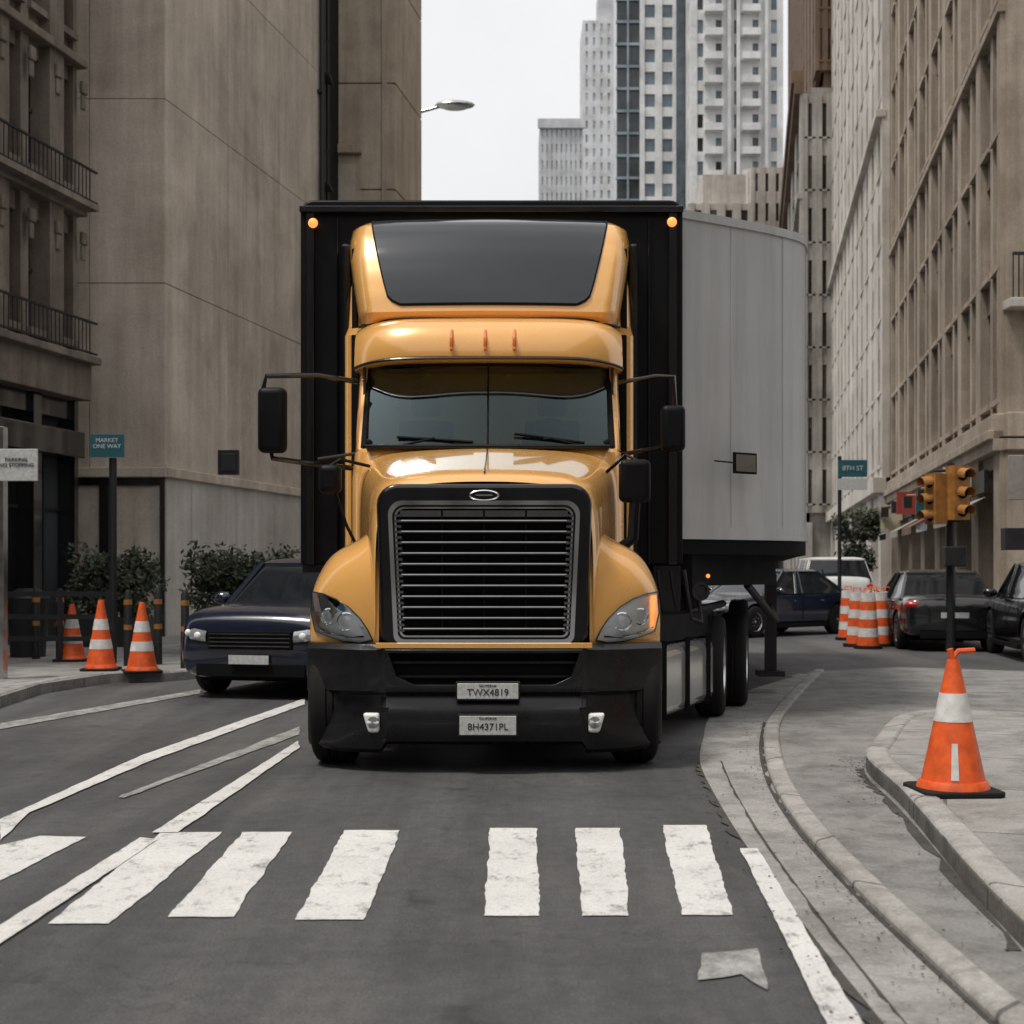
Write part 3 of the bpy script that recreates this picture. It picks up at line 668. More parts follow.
for s in (-1,1):
    b=tb(); b.add([(s*1.1,11.72,2.46),(s*1.1,12.45,2.46),(s*1.08,12.45,3.2),(s*1.08,12.0,3.2)],[(0,1,2,3)]); b.build('side_window',['sglass'],T)
    b=tb(); b.box(min(s*1.07,s*1.12),max(s*1.07,s*1.12),12.4,12.6,2.42,3.25); b.build('b_pillar',['yellow'],T)
    b=tb(); b.box(min(s*1.05,s*1.32),max(s*1.05,s*1.32),11.5,12.2,.35,.42); b.box(min(s*1.05,s*1.3),max(s*1.05,s*1.3),11.55,12.2,.7,.76)
    b.build('cab_step',['steel'],T,bevel=.01)
xs=[i/24*1.14 for i in range(-24,25)]; prof=[(11.86,3.2),(11.62,3.195),(11.575,3.22),(11.575,3.3),(11.6,3.38),(11.64,3.46),(11.7,3.52),(11.85,3.58),(12.1,3.62),(12.6,3.62)]
b=tb(); g=[]
for y,z in prof: g.append([(x*(1-.0),y+.3*abs(x/1.14)**6*(1 if y<12.5 else 0)+.02*abs(x),z-.05*abs(x/1.14)**6) for x in xs])
b.grid(g); 
b.box(-1.1,1.1,12.05,12.62,3.19,3.22)
for s in (-1,1):
    b.add([(s*1.14,11.86+.3,3.15),(s*1.14,11.9,3.17),(s*1.14,11.9,3.3),(s*1.14,11.97,3.4),(s*1.14,12.15,3.53),(s*1.14,12.62,3.57),(s*1.14,12.62,3.15)],[(0,1,2,3,4,5,6)])
b.build('sun_visor',['yellow'],T,smooth=True)
b=tb()
b.tube([(x,11.56+.3*abs(x/1.14)**6+.02*abs(x),3.2-.04*abs(x/1.14)**6) for x in xs],.012,6)
b.tube([(x,11.99+.25*abs(x/1.14)**6,3.6-.03*abs(x/1.14)**6) for x in xs],.012,6); b.build('visor_lip',['plastic'],T)
for px in (-.3,-.02,.22):
    b=tb(); b.tube([(px,11.565,3.27),(px,11.585,3.36),(px,11.64,3.44)],.016,8,0); b.ell((px,11.57,3.33),(.017,.02,.06),0); b.build('roof_marker_light',['amber0'],T,smooth=True)
zr=[(3.58,12.0,1.13),(3.66,11.93,1.14),(3.8,11.97,1.165),(4.0,12.05,1.2),(4.2,12.15,1.235),(4.4,12.28,1.25),(4.52,12.4,1.24),(4.585,12.55,1.2),(4.61,12.9,1.17)]
def lerpz(z):
    for a,c in zip(zr,zr[1:]):
        if z<=c[0]: t=(z-a[0])/(c[0]-a[0]); return a[1]+(c[1]-a[1])*t,a[2]+(c[2]-a[2])*t
    return zr[-1][1:]
def fY(x,z):
    y,h=lerpz(z); u=min(1,abs(x)/h); return y+.1*u*u+.2*max(0,(u-.86)/.14)**2.5
us=[i/40 for i in range(-40,41)]
def dens(z0=None): 
    o=[]
    for a,c in zip(zr,zr[1:]):
        for k in range(3): t=k/3; o.append(a[0]+(c[0]-a[0])*t)
    return o+[zr[-1][0]]
b=tb(); g=[]
for z in dens():
    y,h=lerpz(z); L_=[(-h,12.92,z)]+[(u*h,min(12.9,fY(u*h,z)),z) for u in us]+[(h,12.92,z)]; g.append(L_)
b.grid(g); b.build('roof_fairing',['yellow'],T,smooth=True)
b=tb(); g=[]; PZ=[3.725,3.735,3.76,3.8]+[z for z in dens() if 3.81<z<4.59]
def phw(z):
    t=(z-3.725)/.86; h=.83+.22*max(0,t)**.8
    if t<.09: h-=.08*(1-t/.09)**2
    return h
for z in PZ: g.append([(u/30*phw(z),fY(u/30*phw(z),z)-.022,z+.006) for u in range(-30,31)])
b.grid(g); b.build('fairing_panel',['fairing_glass'],T,smooth=True)
b=tb(); 
for s in (-1,1): b.tube([(s*phw(z),fY(phw(z),z)-.008,z) for z in PZ],.014,6)
b.tube([(u/14*phw(3.725),fY(u/14*.75,3.725)-.008,3.725) for u in range(-14,15)],.014,6); b.build('fairing_panel_seal',['matte'],T,smooth=True)
b=tb(); b.loft([plan(1.27,12.22,12.9,.1,z) for z in (.9,2,3,3.5)]+[plan(1.265,12.45,12.9,.1,3.62),plan(1.255,12.55,12.9,.1,4.0),plan(1.2,12.72,12.9,.1,4.4)]); b.build('sleeper',['yellow'],T,smooth=True)
b=tb()
for s in (-1,1):
    b.box(min(s*1.24,s*1.278),max(s*1.24,s*1.278),12.45,12.7,2.4,3.2); b.box(min(s*1.13,s*1.2),max(s*1.13,s*1.2),12.19,12.25,1.0,3.5)
    b.box(min(s*1.17,s*1.22),max(s*1.17,s*1.22),12.4,12.5,3.5,4.3)
b.build('sleeper_trim',['matte'],T,bevel=.01)
b=tb()
for s in (-1,1): b.box(min(s*1.26,s*1.34),max(s*1.26,s*1.34),12.62,12.98,.9,4.4)
b.build('side_extender',['black'],T,bevel=.03)
b=MB()
b.tube([(-1.3,11.75,3.03),(-1.6,11.5,3.05),(-2.0,11.4,3.03),(-2.03,11.4,2.9)],.022,8); b.tube([(-1.3,11.75,2.3),(-1.7,11.5,2.33),(-1.95,11.4,2.36),(-1.98,11.4,2.5)],.022,8)
b.tube([(-1.3,11.65,2.42),(-1.6,11.5,2.36)],.015,6)
b.tube([(.9,11.8,3.03),(1.2,11.6,3.06),(1.33,11.5,3.04),(1.34,11.5,2.8)],.018,8); b.tube([(.9,11.8,2.42),(1.2,11.6,2.46),(1.32,11.5,2.5)],.018,8)
b.build('mirror_arms',['black'],T,smooth=True)
b=MB(); b.box(-2.06,-1.83,11.3,11.45,2.4,2.93,0); b.box(1.22,1.42,11.42,11.55,2.42,2.8,0)
b.build('door_mirror',['flatblack'],T,bevel=.05,seg=4,smooth=True)
b=MB()
b.box(.84,1.09,10.95,11.08,1.98,2.32); b.box(-1.52,-1.34,10.95,11.08,2.05,2.28)
b.build('hood_mirror',['flatblack'],T,bevel=.05,seg=4,smooth=True)
b=MB(); b.tube([(.85,11.0,1.62),(.95,11.0,1.7),(.97,11.0,2.05)],.045,8); b.tube([(.72,11.2,2.2),(.9,11.05,2.36),(1.0,11.0,2.3)],.014,6)
b.tube([(-1.14,11.2,2.28),(-1.35,11.0,2.32),(-1.46,11.0,2.25)],.014,6); b.tube([(-1.2,11.0,1.6),(-1.3,11.0,1.8),(-1.4,11.0,2.1)],.014,6); b.build('hood_mirror_arms',['flatblack'],T,smooth=True)
b=MB()
tank=[(1.13,11.35),(1.95,13.45),(1.4,13.65),(.6,11.55)]
b.prism(tank,.2,.8); b.build('side_skirt',['alu'],T,bevel=.09,seg=4,smooth=True)
b=MB(); b.prism([(1.0,11.3),(1.9,13.6),(1.3,13.7),(.4,11.4)],.82,1.05); 
for t in (.15,.5,.85):
    x=1.145+.82*t; y=11.36+2.1*t; b.box(x-.02,x+.02,y-.03,y+.03,.2,.86)
b.build('chassis_rail',['matte'],T)
ax=Vector((1,-.2,0))
for c in ((1.98,13.95,.5),(2.38,15.0,.5)): wheel('drive_wheel',c,tuple(ax),.5,.28,T)
for c in ((.0,14.35,.5),(.35,15.4,.5)): wheel('drive_wheel',c,tuple(ax),.5,.28,T)
b=MB(); b.prism([(-1.0,12.9),(1.3,12.9),(2.1,15.5),(.0,15.8)],.55,1.4); b.build('chassis',['matte'],T)
b=MB()
b.tube([(1.5,13.1,1.0),(1.75,13.6,1.05),(2.2,14.6,1.1)],.04,8); b.lathe((1.76,13.1,1.25),(.3,-1,0),[(0,.01),(0,.09),(.02,.09),(.02,.065),(.005,.055),(.005,.01)],20)
for i in range(3): b.tube([(1.35+.12*i,12.95,1.45),(1.4+.13*i,12.98,1.0),(1.6+.1*i,13.3,.95),(1.5+.15*i,13.6,1.3)],.02,6)
b.build('air_lines',['iron'],T,smooth=True)

# ---------------- trailer ----------------
P=empty('box_trailer',(.5,16,0))
def rrect(x0,x1,z0,z1,r,n=6):
    p=[]
    for cx,cz,a0 in ((x1-r,z1-r,0),(x0+r,z1-r,90)):
        for i in range(n+1): a=math.radians(a0+90*i/n); p.append((cx+r*math.cos(a),cz+r*math.sin(a)))
    return p+[(x0,z0),(x1,z0)]
b=MB(); b.prismY(rrect(-1.955,1.578,1.5,4.87,.12),12.93,13.1); b.build('front_wall',['flatblack'],P,bevel=.02,smooth=True)
b=MB(); b.box(-1.955,1.578,12.86,12.93,4.74,4.8,0); b.box(1.44,1.52,12.88,12.93,1.5,4.74,0); b.box(-1.9,-1.82,12.88,12.93,1.5,4.74,0); b.box(-1.62,-1.6,12.9,12.93,1.5,4.7,0); b.box(1.25,1.27,12.9,12.93,1.5,4.7,0)
b.box(1.3,1.56,12.96,13.1,.8,1.5,0); b.box(-1.94,-1.2,12.95,13.1,1.42,1.5,0); b.build('front_frame',['black'],P,bevel=.015)
b=MB()
for px,py in ((313,223),(672,222)):
    q=at(px,py,12.86); b.ell(q,(.045,.03,.045))
b.build('marker_light',['markl'],P,smooth=True)
rs=smooth2([(1.565,13.08),(2.1,13.42),(2.6,13.78),(2.9,14.08),(3.02,14.4),(3.1,14.9),(3.3,16.2)],5)+[(4.5,23.2)]
ls=smooth2([(-1.94,13.08),(-1.5,13.6),(-.9,14.3),(-.5,15.2),(-.3,16.3)],4)+[(.9,23.6)]
b=MB(); b.prism(rs+ls[::-1],1.82,4.8); b.build('box_body',['trailer'],P,smooth=True)
b=MB(); 
for z0,z1 in ((1.74,1.86),(4.74,4.82)):
    A=rs; B=strip(rs,.02); rings=[[(p[0],p[1],z0),(p[0],p[1],z1),(q[0],q[1],z1),(q[0],q[1],z0)] for p,q in zip(A,B)]; b.loft(rings)
b.build('side_rail',['trailer'],P)
b=MB()
O=strip(rs,.004); acc=0
for i in range(1,len(rs)):
    acc+=(Vector(rs[i])-Vector(rs[i-1])).length
    if acc>.62 and i<len(rs)-1:
        acc=0; p=O[i]; b.box(p[0]-.004,p[0]+.004,p[1]-.004,p[1]+.004,1.86,4.74)
for i in range(2,len(O)-1,1):
    p=O[i]
    for z in (1.8,4.78): b.ell((p[0],p[1],z),(.022,.022,.008),0,6,4)
b.build('panel_seam',['trailer'],P)
b=MB(); b.prism(rs+ls[::-1],1.6,1.735); b.prism([(1.0,13.2),(1.7,13.2),(2.75,14.6),(4.0,22.5),(1.4,22.8),(.2,15)],1.3,1.6)
b.build('floor_frame',['matte'],P)
b=MB(); b.box(3.0,3.12,16.5,16.64,.25,1.4); b.box(2.9,3.2,16.4,16.7,.2,.26); b.tube([(2.4,14.3,1.3),(2.9,15.4,.9),(3.05,16.5,1.0)],.04,8); b.build('landing_gear',['iron'],P)
for c in ((3.3,20.4,.5),(3.5,21.6,.5),(1.5,20.7,.5),(1.7,21.9,.5)): wheel('trailer_wheel',c,(1,-.17,0),.5,.28,P)
b=MB(); q=at(740,463,13.25)
L,fr=fr2((q[0]-.15,13.32),(q[0]+.13,13.52))
b.box(0,.3,.13,.15,q[2]-.1,q[2]+.1,0,fr); b.box(.02,.28,.151,.156,q[2]-.08,q[2]+.08,1,fr); b.tube([fr(.02,.14,q[2]+.0),fr(-.3,.2,q[2]+.0)],.008,6); b.build('side_mirror_plate',['matte','dchrome'],P)
b=MB(); q=at(708,576,13.1); b.ell(q,(.02,.02,.02)); b.build('side_marker',['amber'],P)

# ---------------- cars ----------------
def car(name,loc,rz,paint,L=4.6,W=1.84,Hh=1.48,suv=False,belt=1.0):
    C=empty(name,loc,rz); k=L/4.6; hs=Hh/1.48*belt; w=W/1.84
    st=[(-2.3,.66,.36,.6),(-2.24,.8,.24,.72),(-2.0,.88,.2,.8),(-1.5,.91,.2,.88),(-.95,.92,.2,.95),(-.2,.925,.2,.97),(.7,.925,.2,.98),(1.5,.92,.2,1.01),(2.05,.88,.23,1.02 if not suv else 1.04),(2.24,.82,.28,.96 if not suv else 1.02),(2.3,.72,.4,.8)]
    if suv: st[:4]=[(-2.3,.7,.34,.68),(-2.25,.84,.24,.82),(-2.05,.9,.2,.89),(-1.5,.915,.2,.93)]
    def rg(y,hw,zb,zt):
        zt*=hs; zb*=1; hw*=w; y*=k
        h=[(0,zb),(hw*.8,zb),(hw*.97,zb+.08),(hw,zb+(zt-zb)*.45),(hw*.985,zb+(zt-zb)*.62),(hw*.95,zt-.06),(hw*.84,zt),(hw*.4,zt+.025)]
        return [(x,y,z) for x,z in h]+[(0,y,zt+.03)]+[(-x,y,z) for x,z in h[:0:-1]]
    b=MB(); b.loft([rg(*s) for s in st]); bo=b.build('body',[paint,'matte'],C,sub=2,local=True)
    wy_=(-1.42*k,1.38*k); wr=.34*(1.12 if suv else 1)
    cu=MB()
    for y in wy_: 
        for sx in (-1,1): cu.lathe((sx*W*.5,y,wr),(1,0,0),[(-.25,wr+.06),(.3,wr+.06)],32)
    co=cu.build('cutter',['matte'],C,local=True); cut(bo,co)
    for p in bo.data.polygons: p.use_smooth=True
    bo.data.set_sharp_from_angle(angle=math.radians(35))
    zb=.93*hs; zt=Hh-.06
    y0,y1,t0,t1=(-1.05,1.75,-.3,.95) if not suv else (-1.0,2.1,-.35,1.75)
    def ring(f,z,i=0):
        a=y0+(t0-y0)*f; c=y1+(t1-y1)*f; hw=(.86+((.7 if suv else .64)-.86)*f)*w
        q=plan(hw-i,(a+i)*k,(c-i)*k,.22,z); return q
    b=MB(); b.loft([ring(f,zb+(zt-zb)*f) for f in (0,.33,.66,1)]); b.build('windows',['cglass'],C,local=True,smooth=True)
    b=MB(); b.loft([ring(1,zt-.03,-.02),ring(1,zt,-.022),ring(1.03,zt+.035,.05),ring(1.05,zt+.06,.2)]); b.build('roof',[paint],C,local=True,smooth=True)
    tw=.695 if suv else .635
    b=MB()
    for s in (-1,1):
        for ya,yb_ in ((y0+.1,t0+.06),(y1-.1,t1-.06)):
            b.tube([(s*.855*w,ya*k,zb),(s*(.855+tw)/2*w,(ya+yb_)/2*k,(zb+zt)/2),(s*tw*w,yb_*k,zt)],.035,6)
        for f in ((.35,.42) if not suv else (.3,.34,.72)):
            y=(y0+(y1-y0)*f); b.tube([(s*.865*w,y*k,zb),(s*(tw+.01)*w,(t0+(t1-t0)*f)*k if not suv else y*k,zt)],.028,6)
    b.build('pillars',[paint],C,local=True,smooth=True)
    b=MB()
    for s in (-1,1): b.ell((s*1.0*w,-.78*k,zb+.06),(.12,.07,.08)); 
    b.build('mirrors',[paint],C,local=True,smooth=True)
    b=MB(); 
    for s in (-1,1):
        for y in (-.85,.1,1.0): b.box(s*.925*w-.004,s*.925*w+.004,y*k-.006,y*k+.006,.3,zb-.02)
        for y in (-.1,.85): b.box(s*.925*w-.012,s*.925*w+.012,y*k-.1,y*k,.76*hs,.79*hs,1)
        b.box(s*.9*w-.03,s*.9*w+.03,-1.0*k,.95*k,.2,.27)
    b.box(-.48*w,.48*w,-2.3*k-.02,-2.2*k,.5*hs,.68*hs); b.box(-.62*w,.62*w,-2.3*k-.0,-2.2*k,.26,.4); b.box(-.6*w,.6*w,2.2*k,2.3*k+.015,.24,.36)
    b.build('trim',['matte','chrome'],C,local=True,bevel=.004)
    b=MB()
    for i in range(4): b.box(-.46*w,.46*w,-2.3*k-.03,-2.3*k-.01,(.53+i*.04)*hs,(.537+i*.04)*hs)
    b.build('grille',['dchrome'],C,local=True)
    pa=[(.5,-2.315),(.6,-2.3),(.68,-2.28),(.75,-2.245),(.8,-2.2),(.838,-2.13),(.866,-2.03)]
    for s in (-1,1):
        b=MB(); n=len(pa); g=[]
        for j,fz in enumerate((0,.2,.5,.8,1)):
            row=[]
            for i,(x,y) in enumerate(pa):
                t=i/(n-1); zl=(.575+.06*t)*hs; zh=(.68+.09*t)*hs; bul=.02*math.sin(math.pi*fz); row.append((s*(x+bul*t)*w,(y-bul*(1-t))*k-.006+.02*fz,zl+(zh-zl)*fz))
            g.append(row)
        b.grid(g); b.ell((s*.6*w,-2.31*k,.635*hs),(.045,.02,.04),1); b.ell((s*.73*w,-2.265*k,.66*hs),(.04,.03,.04),1)
        b.build('headlamp',['carlamp','lamp'],C,local=True,smooth=True)
        b=MB(); b.ell((s*.7*w,2.15*k,.84*hs),(.18,.13,.085),0); b.build('tail_lamp',['red'],C,local=True,smooth=True)
        for y in wy_:
            wheel('wheel',(s*(W/2-.13),y,wr),(1,0,0),wr,.22,C,local=True,rim='steel')
    b=MB(); b.box(-.24,.24,-2.3*k-.04,-2.3*k-.03,.4,.5); b.box(-.24,.24,2.3*k+.01,2.3*k+.02,.6,.7); b.build('number_plate',['plate'],C,local=True)
    b=MB(); b.box(-.75*w,.75*w,-1.9*k,1.9*k,.18,.5); b.build('underbody',['matte'],C,local=True)
    return C
car('parked_suv',(-2.38,17.8,0),math.radians(-14),'navy',L=4.5,W=1.94,Hh=1.6,suv=True,belt=1.04)
car('sedan_car',(5.75,31.5,0),math.radians(-50),'navy',L=4.7)
car('white_suv',(8.9,39.5,0),math.radians(175),'white',L=4.8,W=1.9,Hh=1.8,suv=True)
car('dark_sedan',(8.1,27.0,0),math.radians(173),'dgrey',L=4.6,W=1.8,Hh=1.46)
car('black_suv',(9.05,22.9,0),math.radians(172),'black',L=4.7,W=1.9,Hh=1.6,suv=True)

# ---------------- cones / drums / bollards ----------------
def cone(loc,h=.86,handle=False,rz=.1):
    C=empty('traffic_cone',loc,rz); b=MB()
    b.prism([(-.24,-.2),(-.2,-.24),(.2,-.24),(.24,-.2),(.24,.2),(.2,.24),(-.2,.24),(-.24,.2)],0,.035); b.build('base',['rubber'],C,local=True,bevel=.01)
    b=MB(); R0=.195;R1=.035
    rad=lambda t:R0+(R1-R0)*t
    segs=[(0,.28,0),(.28,.42,1),(.42,.56,0),(.56,.72,1),(.72,1,0)] if not handle else [(0,.3,0),(.3,.52,0),(.52,.74,1),(.74,1,0)]
    for a,c,mi in segs:
        b.lathe((0,0,.035),(0,0,1),[(a*h,rad(a)+.003*mi),(c*h,rad(c)+.003*mi)],36,mi)
    b.lathe((0,0,.03),(0,0,1),[(0,.215),(.02,.21),(.05,.195)],36,0)
    if handle:
        b.tube([(0,0,h),(0,0,h+.05),(.03,0,h+.085),(.13,0,h+.09)],.018,8); b.tube([(.0,0,h+.03),(-.02,0,h+.1)],.02,8)
        for a0,a1,t0_,t1_ in ((-1.98,-1.74,.08,.36),):
            A_=[[(math.cos(a)*(rad(t)+.004),math.sin(a)*(rad(t)+.004),.035+t*h) for a in (a0,(a0+a1)/2,a1)] for t in (t0_,(t0_+t1_)/2,t1_)]
            b.grid(A_,1)
    b.build('cone_body',['orange','band'],C,local=True,smooth=True)
cone((2.64,8.38,.118),.76,True,.05)
cone((at(101,0,18.6)[0],18.6,.118),.9); cone((at(142,0,18.2)[0],18.2,.118),.88,False,.4); cone((at(72,0,20.5)[0],20.5,.118),.8)
for px,Y in ((857,26.5),(868,25.8),(880,26.6),(873,28.5),(848,29),(889,27.5)):
    C=empty('traffic_drum',(X(px,Y),Y,0)); b=MB()
    b.lathe((0,0,0),(0,0,1),[(0,.26),(.06,.26),(.06,.22)],24,2)
    z=.06
    for i in range(6):
        r=.2-.012*i; b.lathe((0,0,z),(0,0,1),[(0,r),(.16,r-.01)],24,i%2); z+=.162
    b.tube([(-.08,0,z),(-.06,0,z+.08),(.06,0,z+.08),(.08,0,z)],.015,6,0); b.build('drum_body',['orange','band','rubber'],C,local=True,smooth=True)
for px,Y in ((128,19.5),(158,19.8),(185,19.0),(60,21),(36,21)):
    C=empty('bollard',(X(px,Y),Y,.118)); b=MB(); b.lathe((0,0,0),(0,0,1),[(0,.06),(1.0,.055),(1.05,.035),(1.06,.01)],16,0)
    for z in (.5,.85): b.lathe((0,0,z),(0,0,1),[(0,.059),(.07,.058)],16,1)
    b.build('post',['iron','tyellow'],C,local=True,smooth=True)
C=empty('street_barrier',(X(60,20.3),20.3,.118)); b=MB(); 
for z in (.3,.62,.95): b.box(-.95,.75,-.02,.02,z,z+.07,0)
for x in (-.9,0,.7): b.box(x-.03,x+.03,-.03,.03,0,1.05,1)
b.build('rails',['iron','iron'],C,local=True)
C=empty('litter_bin',(X(28,21.5),21.5,.118)); b=MB(); b.lathe((0,0,0),(0,0,1),[(0,.26),(.85,.3),(.9,.32),(.95,.3),(1.05,.15)],20); b.build('bin_body',['iron'],C,local=True,smooth=True)

def leaves(name,boxes,n,size,seed=1,P=None,mats=('leaf','leaf2')):
    rnd=random.Random(seed); b=MB()
    cl=[]
    for (x0,x1,y0,y1,z0,z1) in boxes:
        for _ in range(14): cl.append((rnd.uniform(x0,x1),rnd.uniform(y0,y1),rnd.uniform(z0,z1),rnd.uniform(.5,1)*(z1-z0)*.38))
    for i in range(n):
        c=rnd.choice(cl); d=Vector((rnd.gauss(0,1),rnd.gauss(0,1),rnd.gauss(0,1))).normalized()*c[3]*rnd.uniform(.45,1.1)
        p=Vector(c[:3])+d; u=Vector((rnd.gauss(0,1),rnd.gauss(0,1),rnd.gauss(0,1))).normalized(); v=u.orthogonal().normalized(); s=size*rnd.uniform(.6,1.4)
        b.add([tuple(p-u*s),tuple(p+v*s*.5),tuple(p+u*s),tuple(p-v*s*.5)],[(0,1,2,3)],0 if rnd.random()<.6 else 1)
    return b.build(name,list(mats),P,recalc=False)
def planter(x0,x1,Y,seed):
    C=empty('hedge',((x0+x1)/2,Y,.118)); leaves('foliage',[(x0+i*(x1-x0)/4,x0+(i+1)*(x1-x0)/4,Y-.2,Y+.3,.75,1.65) for i in range(4)],5200,.05,seed,C)
    b=MB(); b.box(x0,x1,Y-.3,Y+.4,.118,.62); b.build('planter_box',['iron'],C,bevel=.02)
planter(X(192,22.5),X(300,22.5),22.5,3); planter(X(80,24.5),X(150,24.5),24.5,5)
def tree(loc,h,seed,crown=1.0):
    C=empty('street_tree',loc); rnd=random.Random(seed); b=MB(); b.tube([(0,0,0),(.05,0,h*.3),(0,.05,h*.6),(.1,0,h*.9)],[.11,.09,.06,.02],8); bx=[]
    for i in range(9):
        a=rnd.uniform(0,6.28); z=h*rnd.uniform(.35,.8); r=crown*rnd.uniform(.5,1); e=(math.cos(a)*r,math.sin(a)*r,z+r*.8); b.tube([(0,0,z),(e[0]*.5,e[1]*.5,z+r*.3),e],[.04,.025,.01],6)
        bx.append((loc[0]+e[0]-.3,loc[0]+e[0]+.3,loc[1]+e[1]-.3,loc[1]+e[1]+.3,e[2]-.45,e[2]+.35))
    b.build('trunk',['bark'],C,local=True,smooth=True); leaves('crown',bx,4500,.08,seed,C)
tree((X(852,50),50,.12),3.6,4,.7); tree((X(878,62),62,.12),4.6,6,.9)

# ---------------- signs, lamps, signals ----------------
C=empty('street_sign',(X(113,20),20,.118)); b=MB()
b.tube([(X(113,20),20,.1),(X(113,20),20,3.05)],.055,10,0); q0=at(90,434,19.9); q1=at(124,457,19.9)
b.box(q0[0],q1[0],19.9,19.93,q1[2],q0[2],1); b.build('post_and_panel',['iron','teal'],C,bevel=.006)
text('sign_text','MARKET\nONE WAY',((q0[0]+q1[0])/2,19.895,(q0[2]+q1[2])/2+.03),.085,'white',C)
C=empty('street_sign',(X(1,17),17,.118)); b=MB(); q0=at(-14,449,17); q1=at(38,481,17)
b.box(q0[0],q1[0],16.98,17.01,q1[2],q0[2],1); b.box(X(-10,17.1),X(5,17.1),17.05,17.2,.1,3.2,0); b.build('post_and_panel',['steel','plate'],C,bevel=.006)
text('sign_text','PARKING\nNO STOPPING',((q0[0]+q1[0])/2+.06,16.975,(q0[2]+q1[2])/2+.03),.065,'iron',C)
C=empty('street_sign',(X(841,36),36,.12)); b=MB(); q0=at(838,460,36); q1=at(867,477,36); q2=at(867,490,36)
b.tube([(X(840,36),36.05,0),(X(840,36),36.05,q0[2]+.1)],.05,8,0); b.box(q0[0],q1[0],35.97,36,q1[2],q0[2],1); b.box(q0[0],q1[0],35.97,36,q2[2],q1[2]-.04,2); b.build('post_and_panel',['iron','teal','plate'],C)
text('sign_text','8TH ST',((q0[0]+q1[0])/2,35.96,(q0[2]+q1[2])/2),.17,'white',C)
Y=52; C=empty('street_lamp',(X(405,Y),Y,0)); b=MB(); q=at(420,112,Y); e=at(446,105,Y)
b.tube([(X(403,Y),Y,0),(X(403,Y),Y,q[2]-1.0),(X(406,Y),Y,q[2]-.35),q,e],[.12,.09,.08,.06,.05],10,0)
q=at(455,105,Y); b.ell((q[0],Y,q[2]),(.75,.35,.16),0); b.ell((q[0],Y,q[2]-.08),(.5,.27,.12),1); b.build('pole_and_head',['steel','plate'],C,smooth=True)
def signal(name,px,py0,py1,Y,poly,P,yaw=0):
    b=MB(); x=X(px,Y); z1=at(px,py0,Y)[2]; z0=at(px,py1,Y)[2]; w=(z1-z0)*.17
    Q=Matrix.Rotation(yaw,3,'Z'); fr=lambda a,c,d: tuple(Vector((x,Y,0))+Q@Vector((a,c,d)))
    b.box(-w,w,-.15,.1,z0,z1,0,fr)
    for i in range(3):
        zc=z1-(z1-z0)*(i+.5)/3; rr_=w*.68; n=14
        b.add([fr(rr_*math.cos(2*math.pi*k/n),-.153,zc+rr_*math.sin(2*math.pi*k/n)) for k in range(n)],[list(range(n))],1)
        A_=[];B_=[]
        for k in range(11):
            a=math.radians(-20+22*k); A_.append(fr(rr_*1.1*math.cos(a),-.15,zc+rr_*1.1*math.sin(a))); B_.append(fr(rr_*1.1*math.cos(a),-.36,zc+rr_*1.1*math.sin(a)-.03))
        b.grid([A_,B_],0)
    b.build(name,[poly,'matte'],P)
Y=24.5; C=empty('traffic_signal',(X(955,Y),Y,.12)); b=MB(); x=X(955,Y)
b.tube([(x,Y+.25,0),(x,Y+.25,at(0,462,Y)[2])],[.09,.07],10); b.tube([(x-.35,Y+.15,at(0,520,Y)[2]),(x+.2,Y+.15,at(0,520,Y)[2])],.03,6); b.tube([(x-.35,Y+.15,at(0,470,Y)[2]),(x+.2,Y+.15,at(0,470,Y)[2])],.03,6)
b.build('pole',['iron'],C,smooth=True)
signal('signal_head',957,466,520,Y-.1,'tyellow',C,.35); signal('signal_head_side',937,474,524,Y,'tyellow',C,-1.2)
b=MB(); q=at(945,558,Y); b.box(q[0]-.02,q[0]+.35,Y-.1,Y+.1,q[2]-.15,q[2]+.2); b.build('pedestrian_head',['iron'],C,bevel=.02)
Y=19.5; C=empty('traffic_signal',(X(1018,Y),Y,.12)); b=MB(); x=X(1036,Y)
b.tube([(x,Y+.1,0),(x,Y+.1,4.2)],.08,10); b.tube([(x,Y,at(0,437,Y)[2]),(X(999,Y),Y,at(0,437,Y)[2])],.02,6)
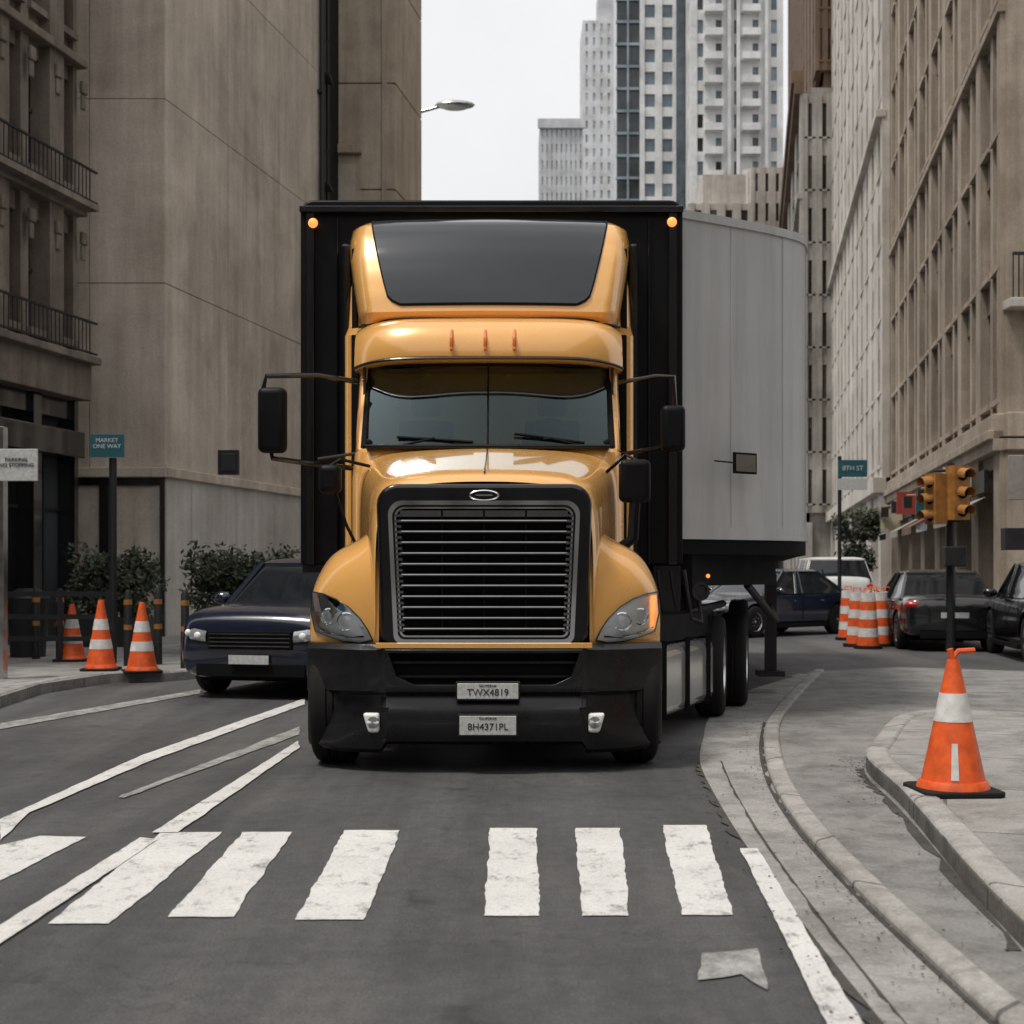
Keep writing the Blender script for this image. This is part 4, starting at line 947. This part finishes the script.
b.box(X(1003,Y),X(1024,Y),Y-.1,Y+.1,at(0,550,Y)[2],at(0,528,Y)[2]); b.box(X(1008,Y),X(1030,Y),Y-.02,Y+.02,at(0,500,Y)[2],at(0,455,Y)[2],1)
b.build('pole',['iron','gstone'],C,bevel=.01)

# ---------------- world, sun, camera ----------------
w=bpy.data.worlds.new('World'); S.world=w; w.use_nodes=True; nt=w.node_tree; bg=nt.nodes['Background']
sk=N(nt,'ShaderNodeTexSky',sky_type='NISHITA'); sk.sun_disc=False; EL=math.radians(66); AZ=math.radians(238)
sk.sun_elevation=EL; sk.sun_rotation=AZ; sk.dust_density=4; sk.air_density=1.2
hs=N(nt,'ShaderNodeHueSaturation'); hs.inputs['Saturation'].default_value=.12; nt.links.new(sk.outputs[0],hs.inputs['Color'])
tc=N(nt,'ShaderNodeTexCoord'); cl=noise(nt,tc.outputs['Generated'],2.2,6,.55)
cc=ramp(nt,cl,[(.3,(.66,.67,.68)),(.7,(.84,.84,.845))])
sc=mix(nt,cc,(10,10,10),1.0,'MULTIPLY')
o=mix(nt,hs.outputs[0],sc,.8); nt.links.new(o,bg.inputs[0]); bg.inputs[1].default_value=.135
sd=bpy.data.lights.new('sun','SUN'); sd.energy=2.5; sd.angle=math.radians(11); sd.color=(1,.93,.84)
so=bpy.data.objects.new('sun',sd); S.collection.objects.link(so)
dirv=Vector((math.sin(AZ)*math.cos(EL),math.cos(AZ)*math.cos(EL),math.sin(EL)))
so.rotation_euler=(-dirv).to_track_quat('-Z','Y').to_euler(); so.location=(0,0,40)
cd=bpy.data.cameras.new('camera'); co=bpy.data.objects.new('camera',cd); S.collection.objects.link(co)
co.location=(0,0,H); co.rotation_euler=(math.pi/2,0,0); cd.sensor_width=36; cd.lens=F/1024*36; cd.shift_y=(HZ-512)/1024
cd.clip_end=3000; cd.dof.use_dof=True; cd.dof.focus_distance=10.4; cd.dof.aperture_fstop=3.2
S.camera=co
S.view_settings.view_transform='Standard'; S.view_settings.look='None'; S.view_settings.exposure=0
